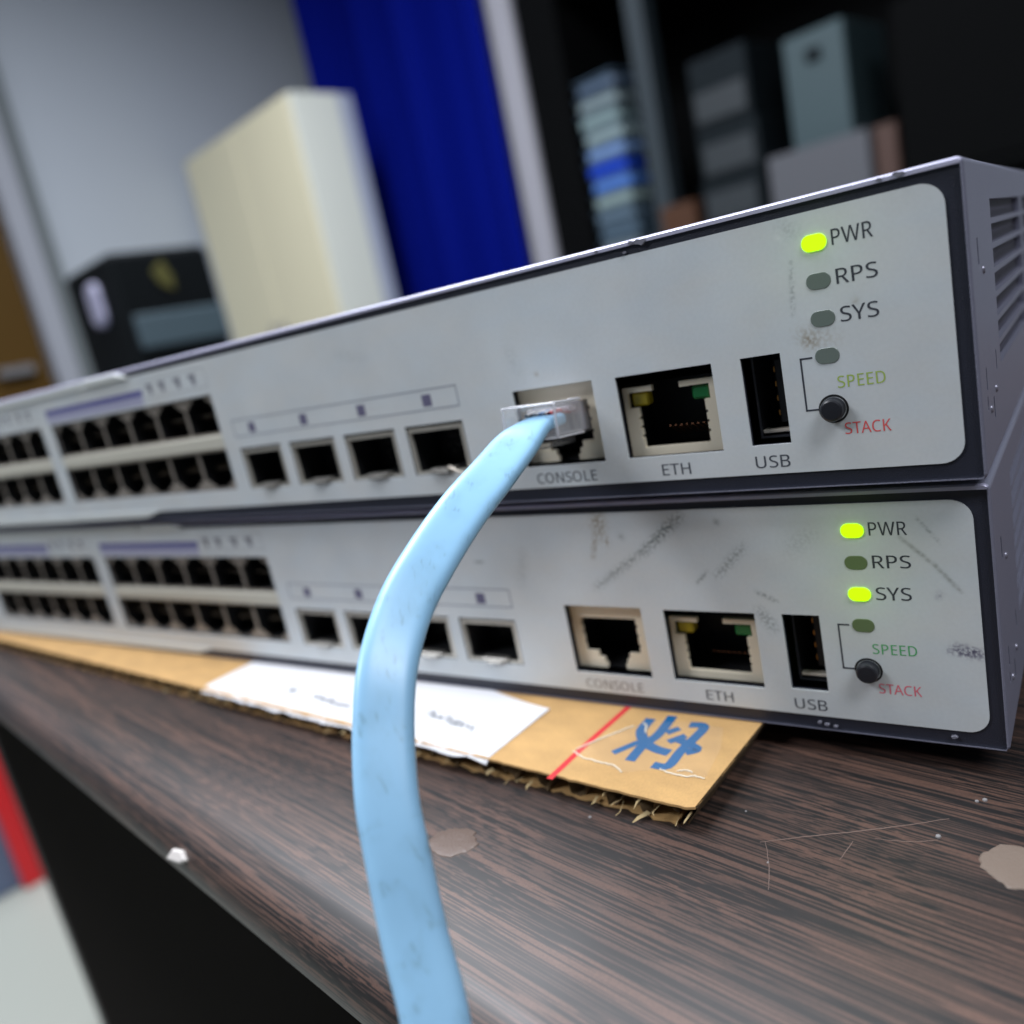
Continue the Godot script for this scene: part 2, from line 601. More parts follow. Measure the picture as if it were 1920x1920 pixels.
# ---------------------------------------------------------------- desk
func build_desk() -> void:
	var wood := mat("dark_laminate", Color.WHITE, 0.48, 0.0, 0.6)
	wood.albedo_texture = desk_texture()
	var d := thing("desk", "dark brown wood grain desk under the two stacked switches", "desk", Vector3(0, -0.0048, 0), room_turn)
	var st := begin()
	var front := 82.8
	var r := 9.0
	# cross-section from the back of the top over the rounded front edge to the underside: [z, y, normal]
	var sec := [[-560.0, 0.0, Vector3.UP], [front - r, 0.0, Vector3.UP]]
	for k in range(1, 21):
		var a := k * PI / 20
		sec.append([front - r + r * sin(a), -r + r * cos(a), Vector3(0, cos(a), sin(a))])
	sec.append([-560.0, -2.0 * r, Vector3(0, -1, 0)])
	var x0 := -700.0
	var x1 := 520.0
	var run := 0.0
	for k in sec.size() - 1:
		var len_ := Vector2(sec[k + 1][0] - sec[k][0], sec[k + 1][1] - sec[k][1]).length()
		var v0: float = (front - r - 560.0 + run) / 225.0
		var v1: float = (front - r - 560.0 + run + len_) / 225.0
		quadn(st, [Vector3(x0, sec[k][1], sec[k][0]), Vector3(x1, sec[k][1], sec[k][0]), Vector3(x1, sec[k + 1][1], sec[k + 1][0]), Vector3(x0, sec[k + 1][1], sec[k + 1][0])],
			[sec[k][2], sec[k][2], sec[k + 1][2], sec[k + 1][2]], [Vector2((x0 + 400.0) / 450.0, v0), Vector2((x1 + 400.0) / 450.0, v0), Vector2((x1 + 400.0) / 450.0, v1), Vector2((x0 + 400.0) / 450.0, v1)])
		run += len_
	for x in [x0, x1]:
		quad(st, Vector3(x, 0, -560), Vector3(x, 0, front - r), Vector3(x, -2 * r, front - r), Vector3(x, -2 * r, -560), Vector3(signf(x), 0, 0))
	part("desk_top", st, wood, d)
	var dull := mat("desk_frame", c8(38, 32, 30), 0.6)
	for s in [[-690.0, -668.0], [486.0, 508.0]]:
		st = begin()
		box(st, Vector3(s[0], -750, -540), Vector3(s[1], -18.4, 40), 1.0)
		part("side_panel", st, dull, d)
	st = begin()
	box(st, Vector3(-667, -420, -520), Vector3(485, -18.4, -500), 1.0)
	part("back_panel", st, dull, d)
	# a pale chip of the edging that stands off the front edge
	st = begin()
	var chip := PackedVector2Array([Vector2(-3.0, -1.2), Vector2(1.6, -0.8), Vector2(3.0, 0.3), Vector2(1.2, 1.6), Vector2(-1.8, 1.1)])
	xf = Transform3D(Basis(Vector3.UP, 0.2).rotated(Vector3(1, 0, 0), -0.6), Vector3(-127.5, -6.0, 83.2))
	slab(st, chip, 0.6, -0.6, Vector2(100, 100), Vector2.ZERO, 0.3)
	xf = Transform3D()
	part("edge_chip", st, mat("chip_white", c8(205, 200, 195), 0.5), d, "pale chip on the front edge")
	# scratches: thin raised burrs of laminate, in world millimetres
	var pale := mat("scratch", c8(116, 98, 90), 0.55)
	var scr := [[Vector2(-31.5, 26.0), Vector2(-26, 22.9), Vector2(-16, 17.5), Vector2(-7.6, 12.4)], [Vector2(-16.4, 20.1), Vector2(-12.0, 19.4), Vector2(-8.3, 17.8)], [Vector2(-30.8, 25.6), Vector2(-28.5, 31.0), Vector2(-27.2, 35.5)], [Vector2(-19.0, 21.6), Vector2(-19.8, 26.2)], [Vector2(-58, 24.5), Vector2(-50.0, 23.8)], [Vector2(-49, 22.9), Vector2(-44.5, 26.5)]]
	var back := Basis(Vector3.UP, -room_turn)
	for k in scr.size():
		st = begin()
		var line := smooth_path(scr[k], 5)
		for i in line.size():
			var q: Vector3 = back * Vector3(line[i].x, 0, line[i].y)
			line[i] = Vector2(q.x, -q.z) + Vector2(rng.randf_range(-0.06, 0.06), rng.randf_range(-0.06, 0.06))
		xf = Transform3D(Basis(Vector3.RIGHT, -PI / 2), Vector3.ZERO)
		stroke(st, line, 0.18 if k == 0 else 0.12, 0.05, 0.0, true)
		xf = Transform3D()
		part("scratch", st, pale, d)
	# dried spots of glue
	glue_spot(Vector3(-79.6, -4.8, 42.0), 4.6, 3.6, "dried beige glue spot on the desk beside the blue cable", 1)
	glue_spot(Vector3(2.4, -4.8, 20.3), 4.8, 4.4, "dried beige glue spot on the desk in front of the switch corner", 2)
	# crumbs of dust
	var crumb := mat("crumb", c8(140, 138, 138), 0.8)
	for p in [[-3.6, 6.4, 0.38, "larger of two pale crumbs on the desk by the lower switch corner"], [-4.6, 7.0, 0.3, "smaller of two pale crumbs on the desk by the lower switch corner"], [-8.4, 17.0, 0.4, "pale crumb on the desk at the end of the short scratch"],
			[-36.0, 19.3, 0.18, "tiny crumb on the desk just right of the cardboard corner"], [-29.0, 30.0, 0.18, "tiny crumb on the desk in the fork of the long scratch"], [-60.0, 28.5, 0.3, "pale crumb on the desk below the torn cardboard edge"]]:
		st = begin()
		xf = Transform3D(Basis(Vector3.RIGHT, -PI / 2), Vector3(p[0], -4.8, p[1]))
		lathe(st, [Vector2(p[2], 0.0), Vector2(p[2] * 0.9, p[2] * 0.5), Vector2(p[2] * 0.4, p[2] * 0.8), Vector2(0.0, p[2] * 0.9)], 7)
		xf = Transform3D()
		var o := part("dust_crumb", st, crumb, self)
		tag(o, p[3], "crumb", "dust crumbs on the desk")


func glue_spot(at: Vector3, rx: float, rz: float, label: String, seed_: int) -> void:
	var n := noise(1.0, seed_, 2)
	var st := begin()
	var steps := 40
	var rings := [[1.0, 0.0], [0.97, 0.14], [0.85, 0.22], [0.5, 0.25], [0.0, 0.24]]
	xf = Transform3D(Basis(), at)
	for k in rings.size() - 1:
		for s in steps:
			var q := []
			for e in [[k, s], [k, s + 1], [k + 1, s + 1], [k + 1, s]]:
				var a: float = TAU * (e[1] % steps) / steps
				var rr: float = 1.0 + 0.22 * n.get_noise_2d(cos(a) * 1.2, sin(a) * 1.2) + 0.10 * n.get_noise_2d(cos(a) * 4.0, sin(a) * 4.0)
				var f: float = rings[e[0]][0]
				q.append(Vector3(cos(a) * rx * rr * f, rings[e[0]][1] + 0.05 * n.get_noise_2d(cos(a) * f * 5.0, sin(a) * f * 5.0) * (1.0 if k else 0.0), sin(a) * rz * rr * f))
			quad(st, q[0], q[1], q[2], q[3], Vector3.UP)
	xf = Transform3D()
	st.generate_normals()
	var m := mat("glue_%d" % seed_, c8(96, 80, 71) if seed_ == 1 else c8(122, 108, 97), 0.45)
	grain_bump(m, 60.0, 0.7)
	var o := part("glue_spot", st, m, self)
	tag(o, label, "glue spot")


# ---------------------------------------------------------------- cardboard with its label, print and tape
func build_cardboard() -> void:
	var turn := deg_to_rad(-4.2)
	var top := -0.1
	var thick := 4.65
	var corner := Vector3(-0.041, 0.0, 0.0273)
	var c := thing("cardboard_sheet", "tan corrugated cardboard sheet with a torn edge under the lower switch", "cardboard", corner, turn)
	var kraft := mat("kraft", Color.WHITE, 0.75)
	kraft.albedo_texture = card_texture()
	kraft.uv1_scale = Vector3(1.2, 1.2, 1)
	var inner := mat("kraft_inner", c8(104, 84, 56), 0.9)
	var torn := noise(0.35, 71, 3)
	var edge := func(x: float) -> float:
		return 0.55 * torn.get_noise_1d(x) + 0.0003 * maxf(0.0, -x - 120.0) * -0.0
	# liners: [name, y top, y bottom, material, extra tear]
	for l in [["top_liner", top, top - 0.45, 0.0, 0.4], ["bottom_liner", top - thick + 0.4, top - thick, -1.3, 1.6]]:
		var st := begin()
		var n := 300
		for k in n:
			var xa: float = -420.0 * k / n + (l[3] * 2.6 if k <= 2 else 0.0)
			var xb: float = minf(-420.0 * (k + 1) / n, xa)
			var za: float = edge.call(xa + l[3] * 40.0) * l[4] * 1.2 + l[3]
			var zb: float = edge.call(xb + l[3] * 40.0) * l[4] * 1.2 + l[3]
			if k == 0:
				za -= 0.6
			quad(st, Vector3(xa, l[1], za), Vector3(xb, l[1], zb), Vector3(xb, l[1], -180), Vector3(xa, l[1], -180), Vector3.UP, [Vector2(xa, za) * 0.01, Vector2(xb, zb) * 0.01, Vector2(xb, -180) * 0.01, Vector2(xa, -180) * 0.01])
			quad(st, Vector3(xa, l[2], za), Vector3(xb, l[2], zb), Vector3(xb, l[2], -180), Vector3(xa, l[2], -180), Vector3.DOWN, [Vector2(xa, za) * 0.01, Vector2(xb, zb) * 0.01, Vector2(xb, -180) * 0.01, Vector2(xa, -180) * 0.01])
			quad(st, Vector3(xa, l[1], za), Vector3(xb, l[1], zb), Vector3(xb, l[2], zb), Vector3(xa, l[2], za), Vector3(0, 0, 1), [Vector2(xa, 0) * 0.01, Vector2(xb, 0) * 0.01, Vector2(xb, 1) * 0.01, Vector2(xa, 1) * 0.01])
		quad(st, Vector3(l[3] * 2.0, l[1], -0.6 + l[3]), Vector3(l[3] * 2.0, l[1], -180), Vector3(l[3] * 2.0, l[2], -180), Vector3(l[3] * 2.0, l[2], -0.6 + l[3]), Vector3(1, 0, 0))
		part(l[0], st, kraft, c)
	# fluting: one corrugated sheet, its front edge ragged
	var st2 := begin()
	var h0 := top - thick + 0.42
	var h1 := top - 0.47
	var pitch := 7.4
	var steps := 12
	var count := int(420.0 / pitch) * steps
	var mid := (h0 + h1) * 0.5
	var amp := (h1 - h0) * 0.5
	for k in range(6, count):
		var q := []
		for e in [k, k + 1]:
			var x: float = -float(e) * pitch / steps
			var wob := 0.25 * torn.get_noise_1d(x * 0.7 + 300.0)
			var y := mid + amp * clampf(1.25 * sin(TAU * (x / pitch + wob)), -1, 1)
			q.append([x, y, -1.4 + 1.1 * torn.get_noise_1d(x * 1.3 + 90.0)])
		for side in [0.0, -0.22]:
			quad(st2, Vector3(q[0][0], q[0][1] + side, q[0][2]), Vector3(q[1][0], q[1][1] + side, q[1][2]), Vector3(q[1][0], q[1][1] + side, -180), Vector3(q[0][0], q[0][1] + side, -180), Vector3.UP if side == 0.0 else Vector3.DOWN)
		quad(st2, Vector3(q[0][0], q[0][1], q[0][2]), Vector3(q[1][0], q[1][1], q[1][2]), Vector3(q[1][0], q[1][1] - 0.22, q[1][2]), Vector3(q[0][0], q[0][1] - 0.22, q[0][2]), Vector3(0, 0, 1))
	st2.generate_normals()
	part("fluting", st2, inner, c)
	# closed right edge
	var st3 := begin()
	var prof := [Vector2(0.02, top - 0.02), Vector2(0.05, top - 0.5), Vector2(-0.55, top - 1.5), Vector2(-1.9, top - 3.4), Vector2(-2.5, top - thick + 0.02)]
	for k in 90:
		for m in prof.size() - 1:
			var q := []
			for e in [[k, m], [k + 1, m], [k + 1, m + 1], [k, m + 1]]:
				var z: float = -0.7 - e[0] * 2.0 - (0.3 * e[1] if e[0] == 0 else 0.0)
				q.append(Vector3(prof[e[1]].x + 0.22 * torn.get_noise_2d(z * 0.5, e[1] * 9.0) * (1.0 if e[1] else 0.3), prof[e[1]].y, z))
			quad(st3, q[0], q[1], q[2], q[3], Vector3(1, 0, 0))
	st3.index()
	st3.generate_normals()
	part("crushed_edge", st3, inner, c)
	# loose torn fibres along the front edge
	var fib := mat("fibre", c8(214, 190, 140), 0.8)
	var st4 := begin()
	for k in 55:
		var x := -rng.randf_range(1.0, 175.0)
		var y := rng.randf_range(h0, h1)
		var p0 := Vector3(x, y, -1.5)
		var p1 := p0 + Vector3(rng.randf_range(-0.8, 0.8), rng.randf_range(-0.9, 0.7), rng.randf_range(1.2, 2.2))
		var p2 := p1 + Vector3(rng.randf_range(-0.7, 0.7), rng.randf_range(-1.1, 0.3), rng.randf_range(0.0, 0.8))
		p1.y = maxf(p1.y, h0 - 0.2)
		p2.y = maxf(p2.y, h0 - 0.2)
		if k % 3 != 0:   # a torn flake
			var wv := Vector3(rng.randf_range(0.3, 0.9), rng.randf_range(-0.4, 0.4), 0)
			quad(st4, p0, p0 + wv, p1 + wv * 0.7, p1, Vector3(0, 0.4, 1))
			quad(st4, p1, p1 + wv * 0.7, p2 + wv * 0.15, p2, Vector3(0, 0.4, 1))
		else:
			tube(st4, [p0, p1, p2], 0.07, 4)
	var fb := part("torn_fibres", st4, fib, c)
	fb.set_meta("kind", "stuff")
	# the sheet's surface things, laid out in world x-z millimetres and turned into the sheet's own axes
	var inv := Transform3D(Basis(Vector3.UP, turn), corner * 1000.0).affine_inverse()
	var flat := func(p: Vector2) -> Vector2:
		var q: Vector3 = inv * Vector3(p.x, 0, p.y)
		return Vector2(q.x, -q.z)
	var lay := Transform3D(Basis(Vector3.RIGHT, -PI / 2), Vector3(0, top, 0))
	var red := mat("red_ink", c8(214, 52, 58), 0.6)
	var blue := mat("blue_ink", c8(0, 96, 152), 0.5)
	var line := func(pts: Array, each: int) -> Array:
		var o := []
		for p in smooth_path(pts, each):
			o.append(flat.call(p))
		return o
	xf = lay
	var st5 := begin()
	stroke(st5, line.call([Vector2(-65.9, -3.0), Vector2(-66.3, 2.0), Vector2(-67.6, 15.1), Vector2(-68.4, 26.6)], 4), 1.25, 0.03, 0.0)
	part("red_line", st5, red, c)
	# the hand-painted character
	var lift := 0.03
	for s in [[[Vector2(-61.2, 16.0), Vector2(-58.2, 11.4)], 1.5], [[Vector2(-57.0, 17.6), Vector2(-56.9, 12.2), Vector2(-55.8, 8.2), Vector2(-55.9, 1.3)], 2.0], [[Vector2(-59.6, 3.2), Vector2(-59.5, 7.6), Vector2(-57.2, 11.0), Vector2(-54.2, 12.8), Vector2(-51.2, 13.4)], 2.1],
			[[Vector2(-54.5, 7.3), Vector2(-52.8, 5.2)], 1.6], [[Vector2(-52.9, 10.1), Vector2(-50.7, 7.3)], 1.6], [[Vector2(-51.5, 3.6), Vector2(-48.6, 3.6), Vector2(-48.9, 8.2), Vector2(-49.5, 12.3), Vector2(-49.8, 17.3), Vector2(-52.5, 17.6)], 1.9], [[Vector2(-51.3, 9.0), Vector2(-47.0, 10.9), Vector2(-48.5, 12.6)], 1.8]]:
		var st6 := begin()
		lift += 0.004
		stroke(st6, line.call(s[0], 5), s[1], lift, 0.0)
		part("brush_stroke", st6, blue, c)
	xf = Transform3D()
	# sticky tape over the character
	var film := StandardMaterial3D.new()
	film.resource_name = "clear_tape"
	film.albedo_color = Color(0.98, 0.96, 0.92, 0.05)
	film.transparency = BaseMaterial3D.TRANSPARENCY_ALPHA
	film.roughness = 0.12
	film.metallic_specular = 0.2
	var tape := thing("tape_strip", "crinkled clear sticky tape over the blue character on the cardboard", "tape", corner, turn)
	var outline := []
	for p in [Vector2(-68.9, 17.6), Vector2(-62.8, 19.4), Vector2(-56.4, 21.4), Vector2(-50.7, 18.6), Vector2(-46.1, 19.6), Vector2(-42.2, 19.2), Vector2(-43.0, 10.0), Vector2(-45.0, 3.4), Vector2(-52.0, 2.9), Vector2(-60.2, 4.4), Vector2(-64.7, 11.2)]:
		outline.append(flat.call(p))
	st5 = begin()
	xf = lay
	slab(st5, PackedVector2Array(outline), 0.12, 0.08)
	part("film", st5, film, tape)
	var crease := mat("tape_crease", c8(235, 226, 205), 0.25)
	for s in [[Vector2(-68.9, 17.6), Vector2(-66.3, 18.7), Vector2(-62.8, 19.5), Vector2(-59.0, 19.8), Vector2(-56.6, 21.4)], [Vector2(-50.7, 18.5), Vector2(-49.0, 19.3), Vector2(-46.1, 19.6), Vector2(-44.0, 19.0), Vector2(-42.2, 19.2)], [Vector2(-68.6, 16.9), Vector2(-66.4, 13.5), Vector2(-63.4, 9.0), Vector2(-61.6, 6.4)], [Vector2(-60.3, 5.0), Vector2(-59.0, 6.4), Vector2(-58.4, 8.4)], [Vector2(-47.5, 18.4), Vector2(-46.0, 17.7), Vector2(-44.9, 18.2)]]:
		st5 = begin()
		var pl: Array = line.call(s, 6)
		for i in pl.size():
			pl[i] += Vector2(rng.randf_range(-0.15, 0.15), rng.randf_range(-0.2, 0.2))
		stroke(st5, pl, 0.3, 0.2, 0.1, true)
		part("crease", st5, crease, tape)
	xf = Transform3D()
	# the white paper label, curling over the front edge
	var paper := mat("white_paper", c8(238, 238, 240), 0.7)
	var pap := thing("paper_label", "white paper label with faint handwriting lying on the cardboard sheet", "paper label", corner, turn)
	var a0: Vector2 = flat.call(Vector2(-81.9, 4.6))
	var b0: Vector2 = flat.call(Vector2(-185.0, -6.0))
	var sheet := func(u: float, v: float) -> Vector3:   # u from right to left, v from back to front
		var x := lerpf(a0.x, b0.x - 1.0, u) - 0.6 * v
		var zb := lerpf(-a0.y, -b0.y - 1.0, u) - smoothstep(0.0, 0.35, u) * 5.0
		var z := lerpf(zb, 0.65 + 0.5 * torn.get_noise_1d(x * 0.3), v)
		var y := top + 0.13 + 0.18 * (1.0 - v) * smoothstep(0.35, 0.0, u) + 0.05 * torn.get_noise_2d(x * 0.2, z * 0.5)
		var over := maxf(0.0, v - 0.92) / 0.08
		return Vector3(x, y - over * over * (0.75 + 0.7 * torn.get_noise_1d(x * 0.5 + 40.0)), z)
	st5 = begin()
	var nu := 60
	var nv := 16
	for i in nu:
		for j in nv:
			var q := []
			for e in [[i, j], [i + 1, j], [i + 1, j + 1], [i, j + 1]]:
				q.append(sheet.call(float(e[0]) / nu, float(e[1]) / nv))
			quad(st5, q[0], q[1], q[2], q[3], Vector3.UP)
			var dn := Vector3(0, -0.1, 0)
			quad(st5, q[0] + dn, q[1] + dn, q[2] + dn, q[3] + dn, Vector3.DOWN)
			if i == 0:
				quad(st5, q[0], q[3], q[3] + dn, q[0] + dn, Vector3(1, 0, 0))
			if j == nv - 1:
				quad(st5, q[3], q[2], q[2] + dn, q[3] + dn, Vector3(0, 0, 1))
	st5.index()
	st5.generate_normals()
	part("sheet", st5, paper, pap)
	var pen := mat("faint_pen", c8(130, 136, 143), 0.7)
	for word in [[Vector2(-109.0, 12.6), Vector2(-93.6, 15.6), 9], [Vector2(-147.0, 12.2), Vector2(-131.0, 15.0), 8], [Vector2(-157.2, 11.2), Vector2(-154.4, 11.8), 3]]:
		var from: Vector2 = flat.call(word[0])
		var to: Vector2 = flat.call(word[1])
		var pts := []
		for k in word[2] * 2 + 1:
			var p: Vector2 = from.lerp(to, float(k) / (word[2] * 2))
			pts.append(p + Vector2(rng.randf_range(-0.4, 0.4), (0.9 if k % 2 else -0.9) * rng.randf_range(0.5, 1.7)))
		st5 = begin()
		xf = Transform3D(lay.basis, Vector3(0, top + 0.3, 0))
		stroke(st5, smooth_path(pts, 4), 0.28, 0.02, -0.05)
		xf = Transform3D()
		part("handwriting", st5, pen, pap)


# ---------------------------------------------------------------- the switches
func network_switch(label: String, at: Vector3, which: int) -> Node3D:
	var s := thing("network_switch", label, "network switch", at, 0.0, "stacked network switches")
	var navy := mat("navy_frame", c8(43, 46, 58), 0.4)
	var metal := mat("case_metal", c8(134, 136, 154), 0.36, 0.15)
	if not metal.normal_enabled:
		grain_bump(metal, 70.0, 1.2, 0.2, 12)
		grain_bump(navy, 70.0, 0.8, 0.2, 14)
	var shield := mat("jack_metal", c8(246, 236, 212), 0.4, 0.0)
	var hollow := mat("hollow_black", c8(26, 27, 29), 0.55)
	var edge := mat("opening_wall", c8(40, 43, 54), 0.5)
	var ink := mat("grey_ink", c8(72, 78, 88), 0.6)
	var x1 := -0.45
	var y0 := 0.1
	var y1 := 42.75
	var face := mat("panel_%d" % which, Color.WHITE, 0.52)
	var brown := c8(128, 112, 88)
	var grey := c8(104, 112, 112)
	if which == 0:
		face.albedo_texture = panel_texture([
			[-65.0, 40.6, -65.3, 36.4, 1.5, brown, 0.55, 1.0], [-66.2, 36.4, -67.7, 31.6, 0.5, brown, 0.5, 1.2], [-63.9, 35.4, -63.8, 34.2, 0.5, brown, 0.4, 1.2],
			[-48.6, 39.4, -56.8, 32.8, 0.9, grey, 0.75, 1.2], [-56.8, 32.8, -68.3, 25.5, 0.8, grey, 0.5, 1.2], [-37.8, 33.6, -43.1, 28.4, 0.8, grey, 0.4, 1.2], [-45.0, 29.0, -47.1, 26.9, 0.35, grey, 0.55, 0.9],
			[-36.6, 25.4, -33.3, 23.7, 0.35, grey, 0.55, 0.9], [-36.5, 21.9, -34.5, 18.8, 1.0, grey, 0.45, 1.1], [-41.9, 38.3, -41.7, 38.1, 0.5, grey, 0.6, 0.5], [-61.0, 36.0, -60.6, 35.6, 0.6, grey, 0.4, 0.6],
			[-13.1, 35.0, -8.5, 30.3, 0.32, c8(118, 122, 116), 0.5, 0.6], [-8.5, 30.3, -5.4, 26.2, 0.32, c8(118, 122, 116), 0.5, 0.6], [-10.5, 38.0, -7.6, 34.0, 0.25, grey, 0.35, 0.9], [-8.3, 25.8, -8.5, 25.2, 0.5, c8(110, 110, 130), 0.4, 0.7],
			[-6.6, 16.9, -3.2, 16.1, 0.75, c8(88, 86, 106), 0.9, 0.9], [-7.7, 16.4, -4.0, 15.6, 0.5, c8(88, 86, 106), 0.6, 1.0], [-97.2, 30.7, -94.8, 30.7, 0.3, grey, 0.6, 0.6], [-86.0, 26.0, -84.0, 33.0, 1.4, grey, 0.16, 0.9], [-30.0, 33.0, -26.0, 36.0, 1.6, grey, 0.14, 0.9]], 101)
	else:
		face.albedo_texture = panel_texture([
			[-22.6, 23.0, -21.8, 22.0, 0.9, brown, 0.6, 0.8], [-22.9, 23.6, -19.0, 22.4, 1.6, brown, 0.22, 0.9], [-15.2, 27.3, -15.0, 27.0, 0.5, brown, 0.35, 0.6], [-23.3, 34.3, -23.9, 26.7, 0.35, grey, 0.3, 1.0], [-25.0, 38.2, -24.3, 37.6, 0.4, c8(235, 240, 240), 0.6, 0.7],
			[-70.7, 24.2, -70.4, 23.9, 0.4, brown, 0.4, 0.6], [-76.0, 30.0, -74.0, 24.0, 1.5, grey, 0.1, 0.9], [-24.2, 39.4, -22.0, 38.0, 1.2, grey, 0.15, 0.9], [-120.0, 35.0, -112.0, 33.0, 1.2, grey, 0.12, 0.9]], 202)

	# ---- case: rounded shell, rim, vented side
	var loop := []
	var inner_loop := []
	var r := 0.9
	for k in 4:
		var cc: Vector2 = [Vector2(x1 - r, y1 - r), Vector2(-440 + r, y1 - r), Vector2(-440 + r, y0 + r), Vector2(x1 - r, y0 + r)][k]
		for i in 6:
			var a := k * PI / 2 + i * PI / 10
			var d := Vector2(cos(a), sin(a))
			loop.append([cc + d * r, d])
			inner_loop.append(Vector2(clampf((cc + d * r).x, -439.1, x1 - 0.45), clampf((cc + d * r).y, y0 + 0.06, y1 - 0.85)))
	var st := begin()
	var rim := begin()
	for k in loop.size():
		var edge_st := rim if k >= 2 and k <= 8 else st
		var a: Array = loop[k]
		var b: Array = loop[(k + 1) % loop.size()]
		var na := Vector3(a[1].x, a[1].y, 0)
		var nb := Vector3(b[1].x, b[1].y, 0)
		var uv := [Vector2.ZERO, Vector2.ZERO, Vector2.ZERO, Vector2.ZERO]
		var pa := Vector3(a[0].x, a[0].y, 0)
		var pb := Vector3(b[0].x, b[0].y, 0)
		var z := Vector3(0, 0, 1)
		if k != loop.size() - 1:     # the right side is a panel of its own
			quadn(st, [pa - z * 0.15, pb - z * 0.15, pb - z * 300, pa - z * 300], [na, nb, nb, na], uv)
		else:
			quadn(st, [pa - z * 0.15, pb - z * 0.15, pb - z * 2, pa - z * 2], [na, nb, nb, na], uv)
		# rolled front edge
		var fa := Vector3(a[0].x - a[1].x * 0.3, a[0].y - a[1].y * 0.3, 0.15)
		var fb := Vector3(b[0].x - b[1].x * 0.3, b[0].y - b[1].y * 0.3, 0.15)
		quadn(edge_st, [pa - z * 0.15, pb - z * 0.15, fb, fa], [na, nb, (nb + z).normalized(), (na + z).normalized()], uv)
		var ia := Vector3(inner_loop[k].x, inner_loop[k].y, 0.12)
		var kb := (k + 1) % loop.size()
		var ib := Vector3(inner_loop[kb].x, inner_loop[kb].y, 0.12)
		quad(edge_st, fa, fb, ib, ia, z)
		quad(st, ia, ib, ib - z * 0.7, ia - z * 0.7, (-na - nb).normalized())
	quad(st, Vector3(-440, y0, -300), Vector3(x1, y0, -300), Vector3(x1, y1, -300), Vector3(-440, y1, -300), Vector3(0, 0, -1))
	part("case", st, metal, s)
	part("rolled_rim", rim, mat("rim_worn_highlight", c8(196, 196, 220), 0.3, 0.2), s, "worn top edge with its highlight painted in")  # worn edge; its highlight is put into a lighter colour, top only
	# side panel with vents, knock-out holes and screws
	st = begin()
	var holes := []
	for col in 3:
		for k in 7:
			holes.append([26.5 + col * 61.5, 12.0 + k * 3.72, 82.0 + col * 61.5, 14.85 + k * 3.72])
	for hh in [[7.0, 28.6, 8.2, 32.2], [19.8, 12.0, 20.8, 15.0], [6.4, 11.2, 7.4, 14.4], [13.2, 5.8, 14.4, 9.0], [6.0, 8.4, 7.0, 10.4]]:
		holes.append(hh)
	xf = Transform3D(Basis(Vector3(0, 0, -1), Vector3(0, 1, 0), Vector3(1, 0, 0)), Vector3(x1, 0, 0))
	grid_plate(st, [2.0, y0 + r, 300.0, y1 - r], holes, 0.0, -1.0)
	part("vented_side", st, metal, s)
	st = begin()
	var wire := mat("vent_mesh", Color.WHITE, 0.6)
	if wire.albedo_texture == null:
		wire.albedo_texture = mesh_texture()
		wire.uv1_scale = Vector3(14, 14, 1)
	quad(st, Vector3(24, 10.5, -1.1), Vector3(210, 10.5, -1.1), Vector3(210, 39.5, -1.1), Vector3(24, 39.5, -1.1), Vector3(0, 0, 1))
	part("vent_mesh", st, wire, s)
	st = begin()
	quad(st, Vector3(2, 1, -1.6), Vector3(300, 1, -1.6), Vector3(300, 42, -1.6), Vector3(2, 42, -1.6), Vector3(0, 0, 1))
	part("inner_wall", st, hollow, s)
	var screw := mat("screw_steel", c8(150, 150, 164), 0.4, 0.6)
	for p in [[17.2, 9.6], [9.5, 8.0], [12.0, 27.6]]:
		st = begin()
		var keep := xf
		xf = xf * Transform3D(Basis(), Vector3(p[0], p[1], 0))
		lathe(st, [Vector2(0.6, 0), Vector2(0.55, 0.15), Vector2(0.45, 0.28), Vector2(0, 0.3)], 16)
		xf = keep
		part("screw", st, screw, s)
	xf = Transform3D()

	# ---- front: dark frame, pale face sheet
	var usb := [-32.72, 7.43, -26.5, 21.4]
	var eth := [-54.83, 7.0, -37.47, 21.33]
	var con := [-76.6, 6.85, -59.43, 21.49]
	var open := [usb, eth, con]
	for k in 4:
		open.append([-161.5 + k * 18.7, 7.0, -145.9 + k * 18.7, 17.5])
	for x in [-250.3, -340.3]:
		open.append([x, 7.28, x + 83.3, 31.9])
	st = begin()
	var wall := begin()
	grid_plate(st, [-439.2, y0 + 0.03, x1 - 0.4, y1 - 0.6], open, -0.3, -0.95, wall)
	part("front_frame", st, navy, s)
	part("opening_walls", wall, edge, s)
	st = begin()
	var uvs := Vector2(440, 43.6)
	var uvf := Vector2(-440, 0)
	grid_plate(st, [-438.0, 2.7, -7.2, 40.5], open, 0.0, -0.29, null, uvs, uvf)
	slab(st, round_rect(-7.2, 2.7, -2.92, 40.5, 3.1, 8, [true, true, false, false]), 0.0, -0.29, uvs, uvf)
	part("face_panel", st, face, s, "stained pale grey front panel" if which == 0 else "pale grey front panel")
	# chips and dust on the dark frame
	var chip := mat("paint_chip", c8(196, 194, 208) if which else c8(122, 122, 134), 0.6)
	var spots := [[-46.0, 42.1, 0.75], [-47.6, 42.3, 0.45], [-54.0, 42.2, 0.3], [-8.0, 42.35, 0.5], [-10.5, 42.3, 0.3], [-49.0, 41.0, 0.25]] if which else [[-8.0, 1.6, 0.35], [-27.4, 1.2, 0.3], [-28.6, 1.5, 0.3], [-26.0, 1.0, 0.25], [-63.0, 41.9, 0.2]]
	for p in spots:
		st = begin()
		var poly := PackedVector2Array()
		for k in 9:
			var a := TAU * k / 9
			poly.append(Vector2(p[0], p[1]) + Vector2(cos(a) * 1.5, sin(a) * 0.75) * p[2] * rng.randf_range(0.6, 1.15))
		slab(st, poly, 0.3, -0.32)
		part("paint_chip", st, chip, s)

	# ---- status lights, button, printing
	var lit := [true, false, not which, false]
